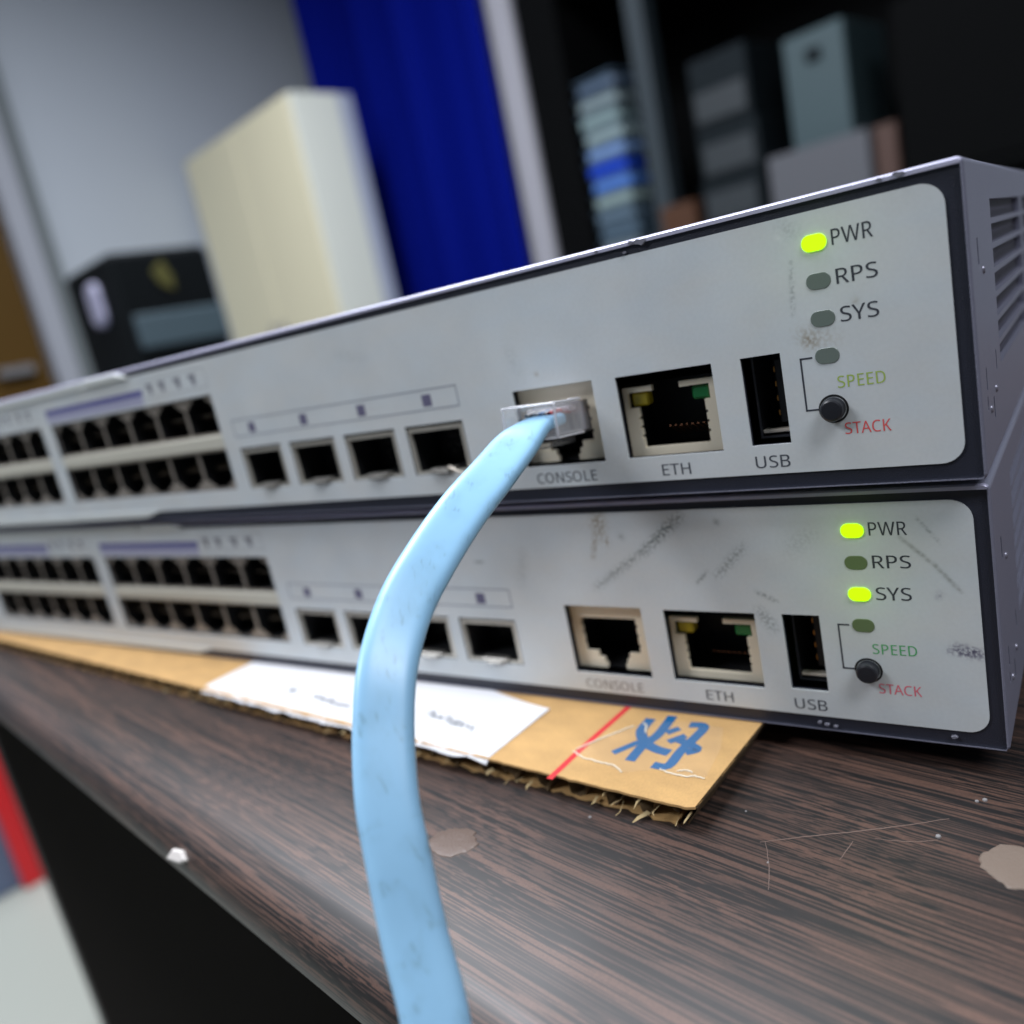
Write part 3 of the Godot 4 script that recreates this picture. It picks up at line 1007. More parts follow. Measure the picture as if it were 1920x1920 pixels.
	var ys := [36.1, 30.75, 25.42, 20.0]
	for k in 4:
		st = begin()
		slab(st, round_rect(-21.42, ys[k] - 1.16, -17.98, ys[k] + 1.16, 1.1, 6), 0.1 if not lit[k] else 0.25, -0.2, Vector2(100, 100), Vector2.ZERO, 0.06)
		var m: StandardMaterial3D
		if lit[k]:
			m = mat("lit_green", c8(60, 90, 0), 0.5)
			m.emission_enabled = true
			m.emission = Color(0.44, 1.0, 0.0).linear_to_srgb()
			m.emission_energy_multiplier = 1.5
		else:
			m = mat("unlit_lens_%d" % which, c8(112, 124, 118) if which else c8(104, 122, 84), 0.35)
		part("status_light", st, m, s, "lit yellow-green status light" if lit[k] else "")
		if lit[k]:
			var l := OmniLight3D.new()
			l.name = "status_glow"
			l.light_color = c8(190, 255, 40)
			l.light_energy = 0.000012
			l.omni_range = 0.05
			l.light_size = 0.001
			l.shadow_enabled = true
			l.position = Vector3(-0.0197, ys[k] * 0.001, 0.0022)
			s.add_child(l, true)
	var dark_ink := mat("dark_ink", c8(58, 62, 72), 0.6)
	lettering("PWR", -17.3, 35.25, 5.45, 2.15, dark_ink, s)
	lettering("RPS", -17.25, 29.85, 5.5, 2.1, dark_ink, s)
	lettering("SYS", -17.25, 24.5, 5.15, 2.15, dark_ink, s)
	lettering("SPEED", -18.7, 15.1, 6.55, 1.75, mat("speed_green_%d" % which, c8(170, 196, 92) if which else c8(88, 178, 112), 0.6), s)
	lettering("STACK", -18.4, 8.1, 6.35, 1.75, mat("stack_red_%d" % which, c8(232, 96, 96) if which else c8(232, 110, 128), 0.6), s)
	lettering("USB", -32.5, 3.75, 5.45, 1.95, ink, s)
	lettering("ETH", -48.85, 3.6, 5.2, 1.95, ink, s)
	lettering("CONSOLE", -74.8, 3.55, 13.0, 1.95, ink if which else mat("worn_ink", c8(128, 130, 132), 0.6), s)
	st = begin()
	stroke(st, [Vector2(-21.85, 20.0), Vector2(-23.57, 20.0)], 0.26, 0.03, -0.01)
	stroke(st, [Vector2(-23.57, 20.13), Vector2(-23.57, 12.07)], 0.26, 0.03, -0.01)
	stroke(st, [Vector2(-23.57, 12.2), Vector2(-21.75, 12.2)], 0.26, 0.03, -0.01)
	part("bracket_line", st, dark_ink, s)
	st = begin()
	xf = Transform3D(Basis(), Vector3(-19.67, 12.1, 0))
	lathe(st, [Vector2(2.15, -0.1), Vector2(2.15, 0.06), Vector2(1.85, 0.06)], 28)
	part("button_ring", st, hollow, s)
	st = begin()
	lathe(st, [Vector2(1.72, -0.2), Vector2(1.72, 1.3), Vector2(1.6, 1.6), Vector2(1.35, 1.75), Vector2(0.0, 1.8)], 28)
	part("stack_button", st, mat("button_black", c8(34, 36, 42), 0.35), s)
	xf = Transform3D()

	# ---- ports
	usb_port(s, usb)
	ethernet_port(s, eth)
	console_port(s, con)
	for k in 4:
		fibre_cage(s, -161.5 + k * 18.7, k, which)
	# label frame over the cages
	st = begin()
	var line_mat := mat("pale_line", c8(140, 146, 158), 0.6)
	for q in [[Vector2(-161.6, 24.5), Vector2(-89.6, 24.5)], [Vector2(-161.6, 20.45), Vector2(-89.6, 20.45)], [Vector2(-89.6, 20.4), Vector2(-89.6, 24.6)], [Vector2(-161.6, 20.4), Vector2(-161.6, 24.6)]]:
		stroke(st, q, 0.22, 0.03, -0.01)
	part("label_frame", st, line_mat, s)
	var mark := mat("mark_purple", c8(106, 104, 132), 0.6)
	for k in 4:
		st = begin()
		var cx := -154.5 + k * 18.95
		box(st, Vector3(cx - 1.2, 21.1, -0.01), Vector3(cx + 1.2, 23.5, 0.035))
		part("port_mark", st, mark, s)
	# ethernet groups
	for g in 2:
		jack_group(s, -250.3 - 90.0 * g)
	# white moulded strips along the port end, with their seam
	var pale := mat("bezel_pale", c8(214, 219, 217), 0.4)
	st = begin()
	slab(st, PackedVector2Array([Vector2(-200.5, 40.4), Vector2(-203.5, 41.6), Vector2(-206.0, 42.35), Vector2(-222.6, 42.45), Vector2(-223.0, 40.3)]), 0.9, -0.3, Vector2(100, 100), Vector2.ZERO, 0.25)
	slab(st, PackedVector2Array([Vector2(-224.2, 40.3), Vector2(-224.4, 42.3), Vector2(-232, 42.3), Vector2(-240, 41.9), Vector2(-437.5, 41.9), Vector2(-437.5, 40.3)]), 0.6, -0.3, Vector2(100, 100), Vector2.ZERO, 0.2)
	part("top_bezel", st, pale, s)
	st = begin()
	slab(st, PackedVector2Array([Vector2(-205.0, 2.9), Vector2(-212.0, 1.2), Vector2(-254.9, 1.0), Vector2(-254.9, 2.9)]), 0.35, -0.3)
	slab(st, PackedVector2Array([Vector2(-255.5, 2.9), Vector2(-255.5, 0.9), Vector2(-437.5, 0.9), Vector2(-437.5, 2.9)]), 0.35, -0.3)
	part("bottom_bezel", st, pale, s)
	return s


func cavity(st: SurfaceTool, x0: float, y0: float, x1: float, y1: float, zf: float, zb: float) -> void:
	quad(st, Vector3(x0, y0, zb), Vector3(x1, y0, zb), Vector3(x1, y1, zb), Vector3(x0, y1, zb), Vector3(0, 0, 1))
	quad(st, Vector3(x0, y0, zf), Vector3(x0, y1, zf), Vector3(x0, y1, zb), Vector3(x0, y0, zb), Vector3(1, 0, 0))
	quad(st, Vector3(x1, y0, zf), Vector3(x1, y1, zf), Vector3(x1, y1, zb), Vector3(x1, y0, zb), Vector3(-1, 0, 0))
	quad(st, Vector3(x0, y0, zf), Vector3(x1, y0, zf), Vector3(x1, y0, zb), Vector3(x0, y0, zb), Vector3(0, 1, 0))
	quad(st, Vector3(x0, y1, zf), Vector3(x1, y1, zf), Vector3(x1, y1, zb), Vector3(x0, y1, zb), Vector3(0, -1, 0))


func usb_port(s: Node3D, o: Array) -> void:
	var steel: StandardMaterial3D = mat("port_steel", c8(206, 198, 184), 0.3, 0.7)
	var hollow: StandardMaterial3D = mats["hollow_black"]
	var st := begin()
	var x0: float = o[0] + 0.75
	var x1: float = o[2] + 0.05
	var y0: float = o[1] + 0.55
	var y1: float = o[3] + 0.1
	grid_plate(st, [x0, y0, x1, y1], [[x0 + 0.35, y0 + 0.35, x1 - 0.35, y1 - 0.35]], -2.6, -12.0)
	var p := part("usb_port", st, mat("usb_shell", c8(70, 72, 78), 0.4, 0.6), s)
	st = begin()
	cavity(st, x0 + 0.3, y0 + 0.3, x1 - 0.3, y1 - 0.3, -2.7, -12.0)
	part("hollow", st, hollow, p)
	st = begin()
	box(st, Vector3(x0 + 0.4, y0 + 0.75, -4.0), Vector3(x1 - 0.5, y0 + 1.35, -2.75), 0.1)
	part("spring_lip", st, mat("bright_steel", c8(235, 225, 210), 0.25, 0.3), p)
	st = begin()
	box(st, Vector3(x1 - 2.5, y0 + 2.0, -11.0), Vector3(x1 - 1.1, y1 - 1.4, -4.2), 0.1)
	part("tongue", st, mat("tongue_black", c8(22, 23, 26), 0.5), p)
	for k in 4:
		st = begin()
		var y := y0 + 3.2 + k * 2.3
		box(st, Vector3(x1 - 2.8, y, -8.0), Vector3(x1 - 2.45, y + 0.9, -4.3), 0.08)
		part("contact", st, mat("brass", c8(196, 140, 70), 0.3, 0.8), p)


func ethernet_port(s: Node3D, o: Array) -> void:
	var shield: StandardMaterial3D = mats["jack_metal"]
	var hollow: StandardMaterial3D = mats["hollow_black"]
	var x0: float = -55.15
	var x1: float = -38.3
	var y0: float = 6.75
	var y1: float = 18.95
	var st := begin()
	var hole := [[-52.5, 8.25, -40.4, 18.0], [-54.25, 15.35, -50.2, 18.05], [-42.8, 15.5, -39.35, 18.05], [-49.5, 17.5, -44.5, y1 + 1.0]]
	for t in [10.0, 11.6, 13.2]:
		hole.append([-52.8, t, -40.1, t + 0.5])
	grid_plate(st, [x0, y0, x1, y1], hole, -2.4, -3.2)
	var p := part("ethernet_port", st, shield, s)
	st = begin()
	cavity(st, x0 + 0.1, y0 + 0.3, x1 - 0.1, y1 + 0.5, -3.25, -13.0)
	part("hollow", st, hollow, p)
	for k in 2:
		st = begin()
		var cx: float = [-52.25, -41.1][k]
		box(st, Vector3(cx - 1.6, 15.5, -5.0), Vector3(cx + 1.6, 17.85, -2.95), 0.35)
		part("port_light", st, mat("amber_lens", c8(176, 158, 20), 0.3) if k == 0 else mat("green_lens", c8(30, 112, 58), 0.3), p, "unlit amber port light" if k == 0 else "unlit green port light")
	for k in 8:
		st = begin()
		var x := -49.9 + k * 1.02
		xf = Transform3D(Basis(Vector3.RIGHT, -0.5), Vector3(x + 1.6, 10.2, -6.5))
		box(st, Vector3(-0.18, 0, -2.5), Vector3(0.18, 0.2, 2.0), 0.05)
		xf = Transform3D()
		part("contact", st, mat("dull_copper", c8(120, 78, 52), 0.45, 0.6), p)


func console_port(s: Node3D, o: Array) -> void:
	var shield: StandardMaterial3D = mats["jack_metal"]
	var hollow: StandardMaterial3D = mats["hollow_black"]
	var st := begin()
	var x0: float = -76.95
	var x1: float = -60.4
	var y0: float = 7.1
	var y1: float = 21.2
	var hole := [[-74.75, 10.6, -62.35, 18.05], [-72.1, 9.3, -64.9, 10.7], [-70.9, 8.2, -65.6, 9.4], [-70.5, 6.0, -66.1, 8.3]]
	for t in [12.0, 14.2, 16.2]:
		hole.append([-75.05, t, -62.05, t + 0.6])
	grid_plate(st, [x0, y0, x1, y1], hole, -2.3, -3.1)
	var p := part("console_port", st, shield, s)
	st = begin()
	cavity(st, x0 + 0.1, y0 - 0.1, x1 - 0.1, y1 - 0.3, -3.15, -14.0)
	part("hollow", st, hollow, p)


func fibre_cage(s: Node3D, x: float, k: int, which: int) -> void:
	var cage := mat("cage_metal", c8(214, 210, 198), 0.28, 0.45)
	var hollow: StandardMaterial3D = mats["hollow_black"]
	var st := begin()
	grid_plate(st, [x + 0.25, 7.15, x + 15.1, 16.95], [[x + 0.75, 7.6, x + 14.25, 16.05]], -0.4, -1.15)
	var p := part("fibre_cage", st, cage, s)
	st = begin()
	cavity(st, x + 0.55, 7.55, x + 14.7, 16.55, -1.18, -22.0)
	part("hollow", st, hollow, p)
	# latch tab at the mouth, and two spring fingers at the top
	st = begin()
	slab(st, PackedVector2Array([Vector2(x + 4.6, 8.2), Vector2(x + 5.6, 7.0), Vector2(x + 10.4, 7.0), Vector2(x + 11.4, 8.2)]), 0.35, -1.4, Vector2(100, 100), Vector2.ZERO, 0.2)
	slab(st, PackedVector2Array([Vector2(x + 6.0, 7.2), Vector2(x + 10.0, 7.2), Vector2(x + 10.0, 7.8), Vector2(x + 6.0, 7.8)]), 0.9, -1.4, Vector2(100, 100), Vector2.ZERO, 0.2)
	part("latch_tab", st, mat("latch_steel", c8(150, 148, 142), 0.3, 0.7), p)
	st = begin()
	box(st, Vector3(x + 0.9, 16.0, -2.6), Vector3(x + 4.2, 16.75, -0.55), 0.15)
	part("spring_finger", st, cage, p)
	st = begin()
	for q in [[3.0, 14.6], [4.4, 14.9], [6.2, 14.7], [3.6, 13.2], [4.9, 12.9], [3.2, 10.9], [5.0, 11.3], [6.0, 10.7], [4.0, 9.6]]:
		box(st, Vector3(x + q[0], q[1], -9.4), Vector3(x + q[0] + 0.7, q[1] + 0.55, -9.0))
	part("cage_perforation", st, mat("perforation_grey", c8(92, 90, 88), 0.5), p)
	st = begin()
	box(st, Vector3(x + 0.7, 7.7, -10.0), Vector3(x + 14.5, 16.3, -9.5))
	part("cage_door", st, hollow, p)
	if which == 1 and k == 3:   # one latch wire bent outwards
		st = begin()
		tube(st, [Vector3(x + 9.8, 8.2, 0.4), Vector3(x + 11.2, 8.7, 1.6), Vector3(x + 13.4, 7.6, 1.9), Vector3(x + 15.0, 6.6, 1.0)], 0.3, 8)
		part("bent_wire", st, mats["bright_steel"], p)


func jack_group(s: Node3D, x: float) -> void:
	var shield := mat("jack_face", c8(164, 156, 146), 0.4, 0.3)
	var hollow: StandardMaterial3D = mats["hollow_black"]
	var bar := mat("divider_beige", c8(206, 204, 190), 0.5)
	var st := begin()
	box(st, Vector3(x, 17.9, -2.8), Vector3(x + 83.3, 21.5, -0.15), 0.3)
	part("divider_bar", st, bar, s)
	var first: Array = []
	for row in 2:
		st = begin()
		var hollow_st := begin()
		if row == 0:
			grid_plate(st, [0.05, 21.5, 13.85, 31.95], [[0.5, 22.2, 13.4, 29.2], [2.2, 28.6, 11.7, 30.3], [3.9, 29.4, 10.0, 31.5]], -0.9, -1.05)
			cavity(hollow_st, 0.2, 21.6, 13.7, 31.8, -1.08, -13.0)
		else:
			grid_plate(st, [0.05, 7.25, 13.85, 17.9], [[0.5, 9.9, 13.4, 17.3], [2.2, 8.8, 11.7, 10.4], [3.9, 7.7, 10.0, 9.6]], -0.9, -1.05)
			cavity(hollow_st, 0.2, 7.4, 13.7, 17.8, -1.08, -13.0)
		var m1 := st.commit()
		m1.surface_set_material(0, shield)
		var m2 := hollow_st.commit()
		m2.surface_set_material(0, hollow)
		var pin_st := begin()
		for k in 8:
			var px := 3.4 + k * 1.02
			xf = Transform3D(Basis(Vector3.RIGHT, 0.55 if row else -0.55), Vector3(px, 13.6 if row else 25.4, -5.0))
			box(pin_st, Vector3(-0.2, -0.15, -3.0), Vector3(0.2, 0.15, 2.4))
		xf = Transform3D()
		var m3 := pin_st.commit()
		m3.surface_set_material(0, mat("pin_gold", c8(74, 64, 50), 0.45, 0.4))
		first.append([m1, m2, m3])
	for row in 2:
		for k in 6:
			var j := MeshInstance3D.new()
			j.name = "ethernet_jack"
			j.mesh = first[row][0]
			j.position = Vector3((x + k * 13.88) * unit, 0, 0)
			s.add_child(j, true)
			var h := MeshInstance3D.new()
			h.name = "hollow"
			h.mesh = first[row][1]
			j.add_child(h, true)
			var pins := MeshInstance3D.new()
			pins.name = "contacts"
			pins.mesh = first[row][2]
			j.add_child(pins, true)
	# printed strip above the group
	st = begin()
	box(st, Vector3(x - 0.6, 34.9, -0.01), Vector3(x + 54.3, 36.5, 0.03))
	part("purple_stripe", st, mat("stripe_purple", c8(96, 96, 156), 0.55), s)
	st = begin()
	box(st, Vector3(x - 0.6, 32.5, -0.01), Vector3(x + 53.8, 34.85, 0.025))
	part("lavender_band", st, mat("band_lavender", c8(172, 174, 200), 0.55), s)
	for q in [58.2, 64.0, 71.2, 77.8]:
		st = begin()
		stroke(st, [Vector2(x + q - 1.5, 37.1), Vector2(x + q + 1.5, 37.1)], 0.9, 0.03, -0.01)
		stroke(st, [Vector2(x + q - 0.2, 36.6), Vector2(x + q + 0.7, 35.0)], 1.5, 0.03, -0.01)
		part("port_symbol", st, mat("symbol_grey", c8(120, 122, 134), 0.6), s)
	st = begin()
	for q in [[Vector2(x + 54.6, 33.9), Vector2(x + 83.4, 33.9)], [Vector2(x + 54.6, 38.6), Vector2(x + 83.4, 38.6)], [Vector2(x + 83.4, 33.8), Vector2(x + 83.4, 38.7)]]:
		stroke(st, q, 0.2, 0.03, -0.01)
	part("symbol_frame", st, mat("faint_line", c8(168, 174, 178), 0.6), s)


# ---------------------------------------------------------------- the blue cable and its plug
func console_cable() -> void:
	var t := thing("console_cable", "flat sky blue cable with a clear plug in the upper switch's console port", "cable")
	# path of the middle of the flat cable, with the way its broad face looks
	var pts := [Vector3(-67.8, 59.9, 6.0), Vector3(-67.5, 59.9, 10.4), Vector3(-66.9, 59.6, 14.0), Vector3(-66.5, 58.0, 19.5), Vector3(-65.3, 55.8, 28.0), Vector3(-64.2, 52.9, 38.4), Vector3(-63.5, 48.9, 48.1), Vector3(-63.0, 44.8, 55.5), Vector3(-61.6, 39.5, 62.2), Vector3(-60.0, 33.4, 66.8), Vector3(-57.8, 27.0, 70.8), Vector3(-55.6, 21.5, 73.3), Vector3(-52.6, 13.6, 76.4), Vector3(-48.3, 4.3, 80.4), Vector3(-44.5, -8.0, 88.0), Vector3(-42.0, -30.0, 99.0), Vector3(-41.0, -80.0, 106.0), Vector3(-44.0, -160.0, 108.0)]
	var face := [Vector3(0, 1, 0.1), Vector3(0.0, 1, 0.15), Vector3(0.12, 0.8, 0.55)]
	for k in range(3, pts.size()):      # twists from lying flat to standing on edge, then slowly away to the right
		var f := clampf((k - 3.0) / 4.0, 0.0, 1.0)
		var g := clampf((k - 6.0) / 7.0, 0.0, 1.0)
		face.append(Vector3(0.36, 0.5, 0.75).lerp(Vector3(0.62, 0.28, 0.72), f).lerp(Vector3(0.76, 0.27, 0.58), g))
	var path := smooth_path(pts, 10)
	var looks := smooth_path(face, 10)
	var w := 3.85       # half width
	var h := 1.25       # half thickness
	var ring := 40
	var st := begin()
	var rows := []
	var length := 0.0
	var around := [0.0]
	for s in ring:
		var a0 := TAU * s / ring
		var a1 := TAU * (s + 1) / ring
		var p0 := Vector2(signf(cos(a0)) * pow(absf(cos(a0)), 0.52) * w, signf(sin(a0)) * pow(absf(sin(a0)), 0.66) * h)
		var p1 := Vector2(signf(cos(a1)) * pow(absf(cos(a1)), 0.52) * w, signf(sin(a1)) * pow(absf(sin(a1)), 0.66) * h)
		around.append(around[-1] + p0.distance_to(p1))
	for k in path.size():
		var tg: Vector3 = (path[mini(k + 1, path.size() - 1)] - path[maxi(k - 1, 0)]).normalized()
		var n: Vector3 = looks[k]
		n = (n - tg * n.dot(tg)).normalized()
		var b := n.cross(tg).normalized()
		if k > 0:
			length += path[k].distance_to(path[k - 1])
		var row := []
		for s in ring + 1:
			var a := TAU * s / ring
			var cx := signf(cos(a)) * pow(absf(cos(a)), 0.52)
			var cy := signf(sin(a)) * pow(absf(sin(a)), 0.66)
			var nv := (b * signf(cos(a)) * pow(absf(cos(a)), 2.3) * 0.9 + n * signf(sin(a)) * pow(absf(sin(a)), 0.75)).normalized()
			row.append([path[k] + b * cx * w + n * cy * h, nv, Vector2(around[s] / around[-1], length / 80.0)])
		rows.append(row)
	for k in rows.size() - 1:
		for s in ring:
			quadn(st, [rows[k][s][0], rows[k][s + 1][0], rows[k + 1][s + 1][0], rows[k + 1][s][0]], [rows[k][s][1], rows[k][s + 1][1], rows[k + 1][s + 1][1], rows[k + 1][s][1]], [rows[k][s][2], rows[k][s + 1][2], rows[k + 1][s + 1][2], rows[k + 1][s][2]])
	var blue := mat("cable_blue", Color.WHITE, 0.33)
	blue.albedo_texture = cable_texture()
	part("cable_jacket", st, blue, t, "dirty sky blue flat jacket")
	# the plug: rear end at the cable, nose in the port
	var clear := StandardMaterial3D.new()
	clear.resource_name = "clear_plastic"
	clear.albedo_color = Color(0.95, 0.95, 0.95, 0.13)
	clear.transparency = BaseMaterial3D.TRANSPARENCY_ALPHA
	clear.roughness = 0.05
	var frost := StandardMaterial3D.new()
	frost.resource_name = "frosted_plastic"
	frost.albedo_color = Color(0.9, 0.9, 0.93, 0.34)
	frost.transparency = BaseMaterial3D.TRANSPARENCY_ALPHA
	frost.roughness = 0.1
	var ax := Vector3(0.01, 0.11, 1.0).normalized()
	var rt := Vector3(1, 0, -0.01).normalized()
	xf = Transform3D(Basis(rt, ax.cross(rt).normalized(), ax), Vector3(-67.9, 60.7, 11.5))
	st = begin()
	# body walls: top, bottom, two sides, a step to the nose
	box(st, Vector3(-5.6, 2.2, -9.0), Vector3(5.6, 3.0, 0.0), 0.2)
	box(st, Vector3(-5.6, -3.2, -9.0), Vector3(5.6, -2.6, 0.0), 0.2)
	box(st, Vector3(-5.6, -2.55, -9.0), Vector3(-4.9, 2.15, 0.0), 0.15)
	box(st, Vector3(4.9, -2.55, -9.0), Vector3(5.6, 2.15, 0.0), 0.15)
	part("plug_body", st, clear, t)
	st = begin()
	box(st, Vector3(-5.5, -3.1, -19.0), Vector3(5.5, 2.6, -9.1), 0.4)
	part("plug_nose", st, frost, t)
	st = begin()
	for q in [[Vector3(-5.65, 2.75, -0.35), Vector3(5.65, 3.1, 0.1)], [Vector3(-5.65, -3.25, -0.35), Vector3(-5.3, 2.7, 0.1)], [Vector3(5.3, -3.25, -0.35), Vector3(5.65, 2.7, 0.1)], [Vector3(-5.25, -3.25, -0.35), Vector3(5.25, -2.9, 0.1)]]:
		box(st, q[0], q[1], 0.1)
	part("plug_rim", st, frost, t)
	st = begin()
	for q in [[Vector3(5.3, 2.72, -9.0), Vector3(5.68, 3.08, -0.4)], [Vector3(-5.68, 2.72, -9.0), Vector3(-5.3, 3.08, -0.4)], [Vector3(5.3, -3.25, -9.0), Vector3(5.66, -2.95, -0.4)], [Vector3(4.2, 2.9, -8.9), Vector3(5.2, 3.14, -6.6)]]:
		box(st, q[0], q[1], 0.1)
	part("plug_edge_glint", st, mat("glint_plastic", c8(214, 214, 220), 0.15), t)  # highlights along the clear edges, built as pale opaque bars
	for k in 8:
		st = begin()
		box(st, Vector3(-4.0 + k * 1.02, 1.2, -18.6), Vector3(-3.75 + k * 1.02, 2.75, -12.5))
		part("blade", st, mat("brass", c8(196, 140, 70), 0.3, 0.8), t)
	st = begin()
	box(st, Vector3(-4.7, 1.0, -8.6), Vector3(4.7, 1.9, -6.4), 0.2)
	part("strain_relief", st, frost, t)
	for k in 6:
		st = begin()
		var x := -2.6 + k * 1.04
		tube(st, [Vector3(x * 0.9, 1.0, -3.0), Vector3(x, 1.25, -6.0), Vector3(x * 1.1, 0.8, -10.0), Vector3(x * 1.1, 0.6, -17.0)], 0.42, 8)
		part("wire", st, [mat("wire_white", c8(205, 205, 205), 0.5), mat("wire_grey", c8(120, 122, 128), 0.5), mat("wire_white", c8(205, 205, 205), 0.5), mat("wire_blue", c8(120, 150, 190), 0.5), mat("wire_white", c8(205, 205, 205), 0.5), mat("wire_red", c8(190, 90, 90), 0.5)][k], t)
	st = begin()
	slab(st, PackedVector2Array([Vector2(-1.6, -4.9), Vector2(1.6, -4.9), Vector2(1.6, -3.9), Vector2(-1.6, -3.9)]), -1.5, -12.0)
	part("latch", st, clear, t)
	xf = Transform3D()


# ---------------------------------------------------------------- the room behind, in metres, turned like the desk
func room_box(called: String, lo: Vector3, hi: Vector3, m: Material, label: String, category: String, group := "", bevel := 0.004) -> Node3D:
	var mid := (lo + hi) * 0.5
	var base := Vector3(mid.x, lo.y, mid.z)
	var t := thing(called, label, category, room_point(base), room_turn, group)
	var st := begin()
	box(st, lo - base, hi - base, bevel)
	part("body", st, m, t)
	return t


func add_box(called: String, parent: Node3D, lo: Vector3, hi: Vector3, m: Material, bevel := 0.003) -> MeshInstance3D:
	var st := begin()
	box(st, lo, hi, bevel)
	return part(called, st, m, parent)


func build_room() -> void:
	unit = 1.0
	var st := begin()
	box(st, Vector3(-3.7, -0.86, -3.1), Vector3(2.2, -0.756, 1.2))
	structure("floor", st, mat("pale_tile", c8(150, 154, 146), 0.45), room_turn)
	st = begin()
	box(st, Vector3(-3.57, -0.755, -2.9), Vector3(-3.45, 2.3, 1.2))
	var wall_paint := mat("grey_wall", c8(172, 180, 190), 0.8)
	structure("left_wall", st, wall_paint, room_turn)
	st = begin()
	box(st, Vector3(-3.449, -0.755, -2.9), Vector3(2.2, 2.3, -2.78))
	structure("back_wall", st, wall_paint, room_turn)

	# wooden door in its frame on the left wall
	var d := thing("wooden_door", "dark golden wooden door in a grey frame on the side wall", "door", room_point(Vector3(-3.449, -0.755, -0.5)), room_turn)
	add_box("door_leaf", d, Vector3(0.0, 0.01, -0.36), Vector3(0.05, 2.35, 0.5), mat("golden_wood", c8(76, 54, 14), 0.6, 0.0, 0.3))
	add_box("frame", d, Vector3(0.0, 0.0, -0.455), Vector3(0.075, 2.45, -0.375), mat("frame_grey", c8(150, 154, 164), 0.5))
	add_box("frame", d, Vector3(0.0, 2.36, -0.37), Vector3(0.075, 2.45, 0.5), mat("frame_grey", c8(150, 154, 164), 0.5))
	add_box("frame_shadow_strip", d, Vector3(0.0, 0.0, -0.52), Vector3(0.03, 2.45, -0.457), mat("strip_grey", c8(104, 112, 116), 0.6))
	add_box("handle", d, Vector3(0.052, 1.0, -0.3), Vector3(0.1, 1.03, -0.18), mat("handle_steel", c8(180, 180, 184), 0.3, 0.8))

	# cream cupboard
	var cream := mat("cream_paint", c8(222, 216, 186), 0.5)
	var c := thing("cream_cupboard", "tall cream metal cupboard standing between the printer and the blue curtain", "cupboard", room_point(Vector3(-2.965, -0.755, -1.735)), room_turn)
	add_box("carcass", c, Vector3(-0.42, 0.0, -0.075), Vector3(0.42, 1.72, 0.12), mat("cupboard_lit_white", c8(222, 226, 216), 0.5))  # whiter than the doors: the different light on the side is in its colour
	add_box("back_panel", c, Vector3(-0.42, 0.0, -0.14), Vector3(0.418, 1.72, -0.077), mat("cupboard_grey", c8(168, 176, 196), 0.5))
	for k in 2:
		var dr := add_box("door", c, Vector3(-0.418 + k * 0.42, 0.06, 0.122), Vector3(-0.003 + k * 0.42, 1.715, 0.136), cream)
		add_box("handle", dr, Vector3(-0.05 + k * 0.08, 0.85, 0.137), Vector3(-0.03 + k * 0.08, 1.0, 0.155), mats["handle_steel"])

	# printer on a low grey cabinet
	var cab := room_box("grey_cabinet", Vector3(-2.28, -0.755, -0.96), Vector3(-1.9, 0.13, -0.58), mat("cabinet_grey", c8(128, 134, 152), 0.5), "low grey steel cabinet carrying the black printer", "cabinet")
	add_box("door_panel", cab, Vector3(0.191, 0.05, -0.18), Vector3(0.2, 0.86, 0.18), mat("cabinet_grey", c8(128, 134, 152), 0.5))
	add_box("handle", cab, Vector3(0.201, 0.55, 0.12), Vector3(0.215, 0.68, 0.14), mats["handle_steel"])
	var black := mat("printer_black", c8(9, 13, 15), 0.7, 0.0, 0.2)
	var teal := mat("printer_grey", c8(56, 72, 80), 0.6)
	var p := thing("printer", "black desktop printer with a grey paper tray on the grey cabinet", "printer", room_point(Vector3(-2.05, 0.13, -0.73)), room_turn)
	add_box("body", p, Vector3(-0.155, 0.0, -0.12), Vector3(0.15, 0.265, 0.12), black, 0.012)
	add_box("paper_tray", p, Vector3(0.151, 0.05, -0.115), Vector3(0.158, 0.125, 0.10), teal)
	st = begin()
	xf = Transform3D(Basis(), Vector3(0.03, 0.17, 0.121))
	slab(st, round_rect(-0.035, -0.05, 0.035, 0.05, 0.025, 5), 0.012, 0.0, Vector2(1, 1), Vector2.ZERO, 0.006)
	part("highlight_patch", st, mat("highlight_grey", c8(150, 150, 172), 0.3), p, "pale rounded patch painted as a highlight")  # whitish highlight on the black front, built as a pale patch
	st = begin()
	xf = Transform3D(Basis(Vector3(0, 0, -1), Vector3(0, 1, 0), Vector3(1, 0, 0)), Vector3(0.151, 0.0, 0.0))
	slab(st, PackedVector2Array([Vector2(-0.03, 0.215), Vector2(0.0, 0.24), Vector2(0.015, 0.2), Vector2(0.012, 0.17), Vector2(-0.015, 0.185)]), 0.004, 0.0, Vector2(1, 1), Vector2.ZERO)
	part("yellow_sticker", st, mat("sticker_yellow", c8(66, 64, 12), 0.7), p)
	xf = Transform3D()

	# blue curtain on its rail
	var cur := thing("blue_curtain", "deep blue curtain hanging in folds right of the cream cupboard", "curtain", room_point(Vector3(-2.45, -0.5, -2.1)), room_turn)
	st = begin()
	var n := 120
	var fold := func(u: float) -> Vector3:
		var x := lerpf(-0.62, 0.41, u)
		return Vector3(x, 0, 0.06 * sin(x * 22.0) + 0.03 * sin(x * 13.0 + 1.0) + 0.012 * sin(x * 71.0))
	for k in n:
		var a: Vector3 = fold.call(float(k) / n)
		var b: Vector3 = fold.call(float(k + 1) / n)
		var nrm := (b - a).cross(Vector3.UP).normalized()
		for side in [1.0, -1.0]:
			var off: Vector3 = nrm * 0.001 * side
			quad(st, a + off, b + off, b + off + Vector3(0, 2.3, 0), a + off + Vector3(0, 2.3, 0), nrm * side)
	var cloth := mat("curtain_blue", c8(0, 14, 112), 0.9, 0.0, 0.2)
	part("cloth", st, cloth, cur)
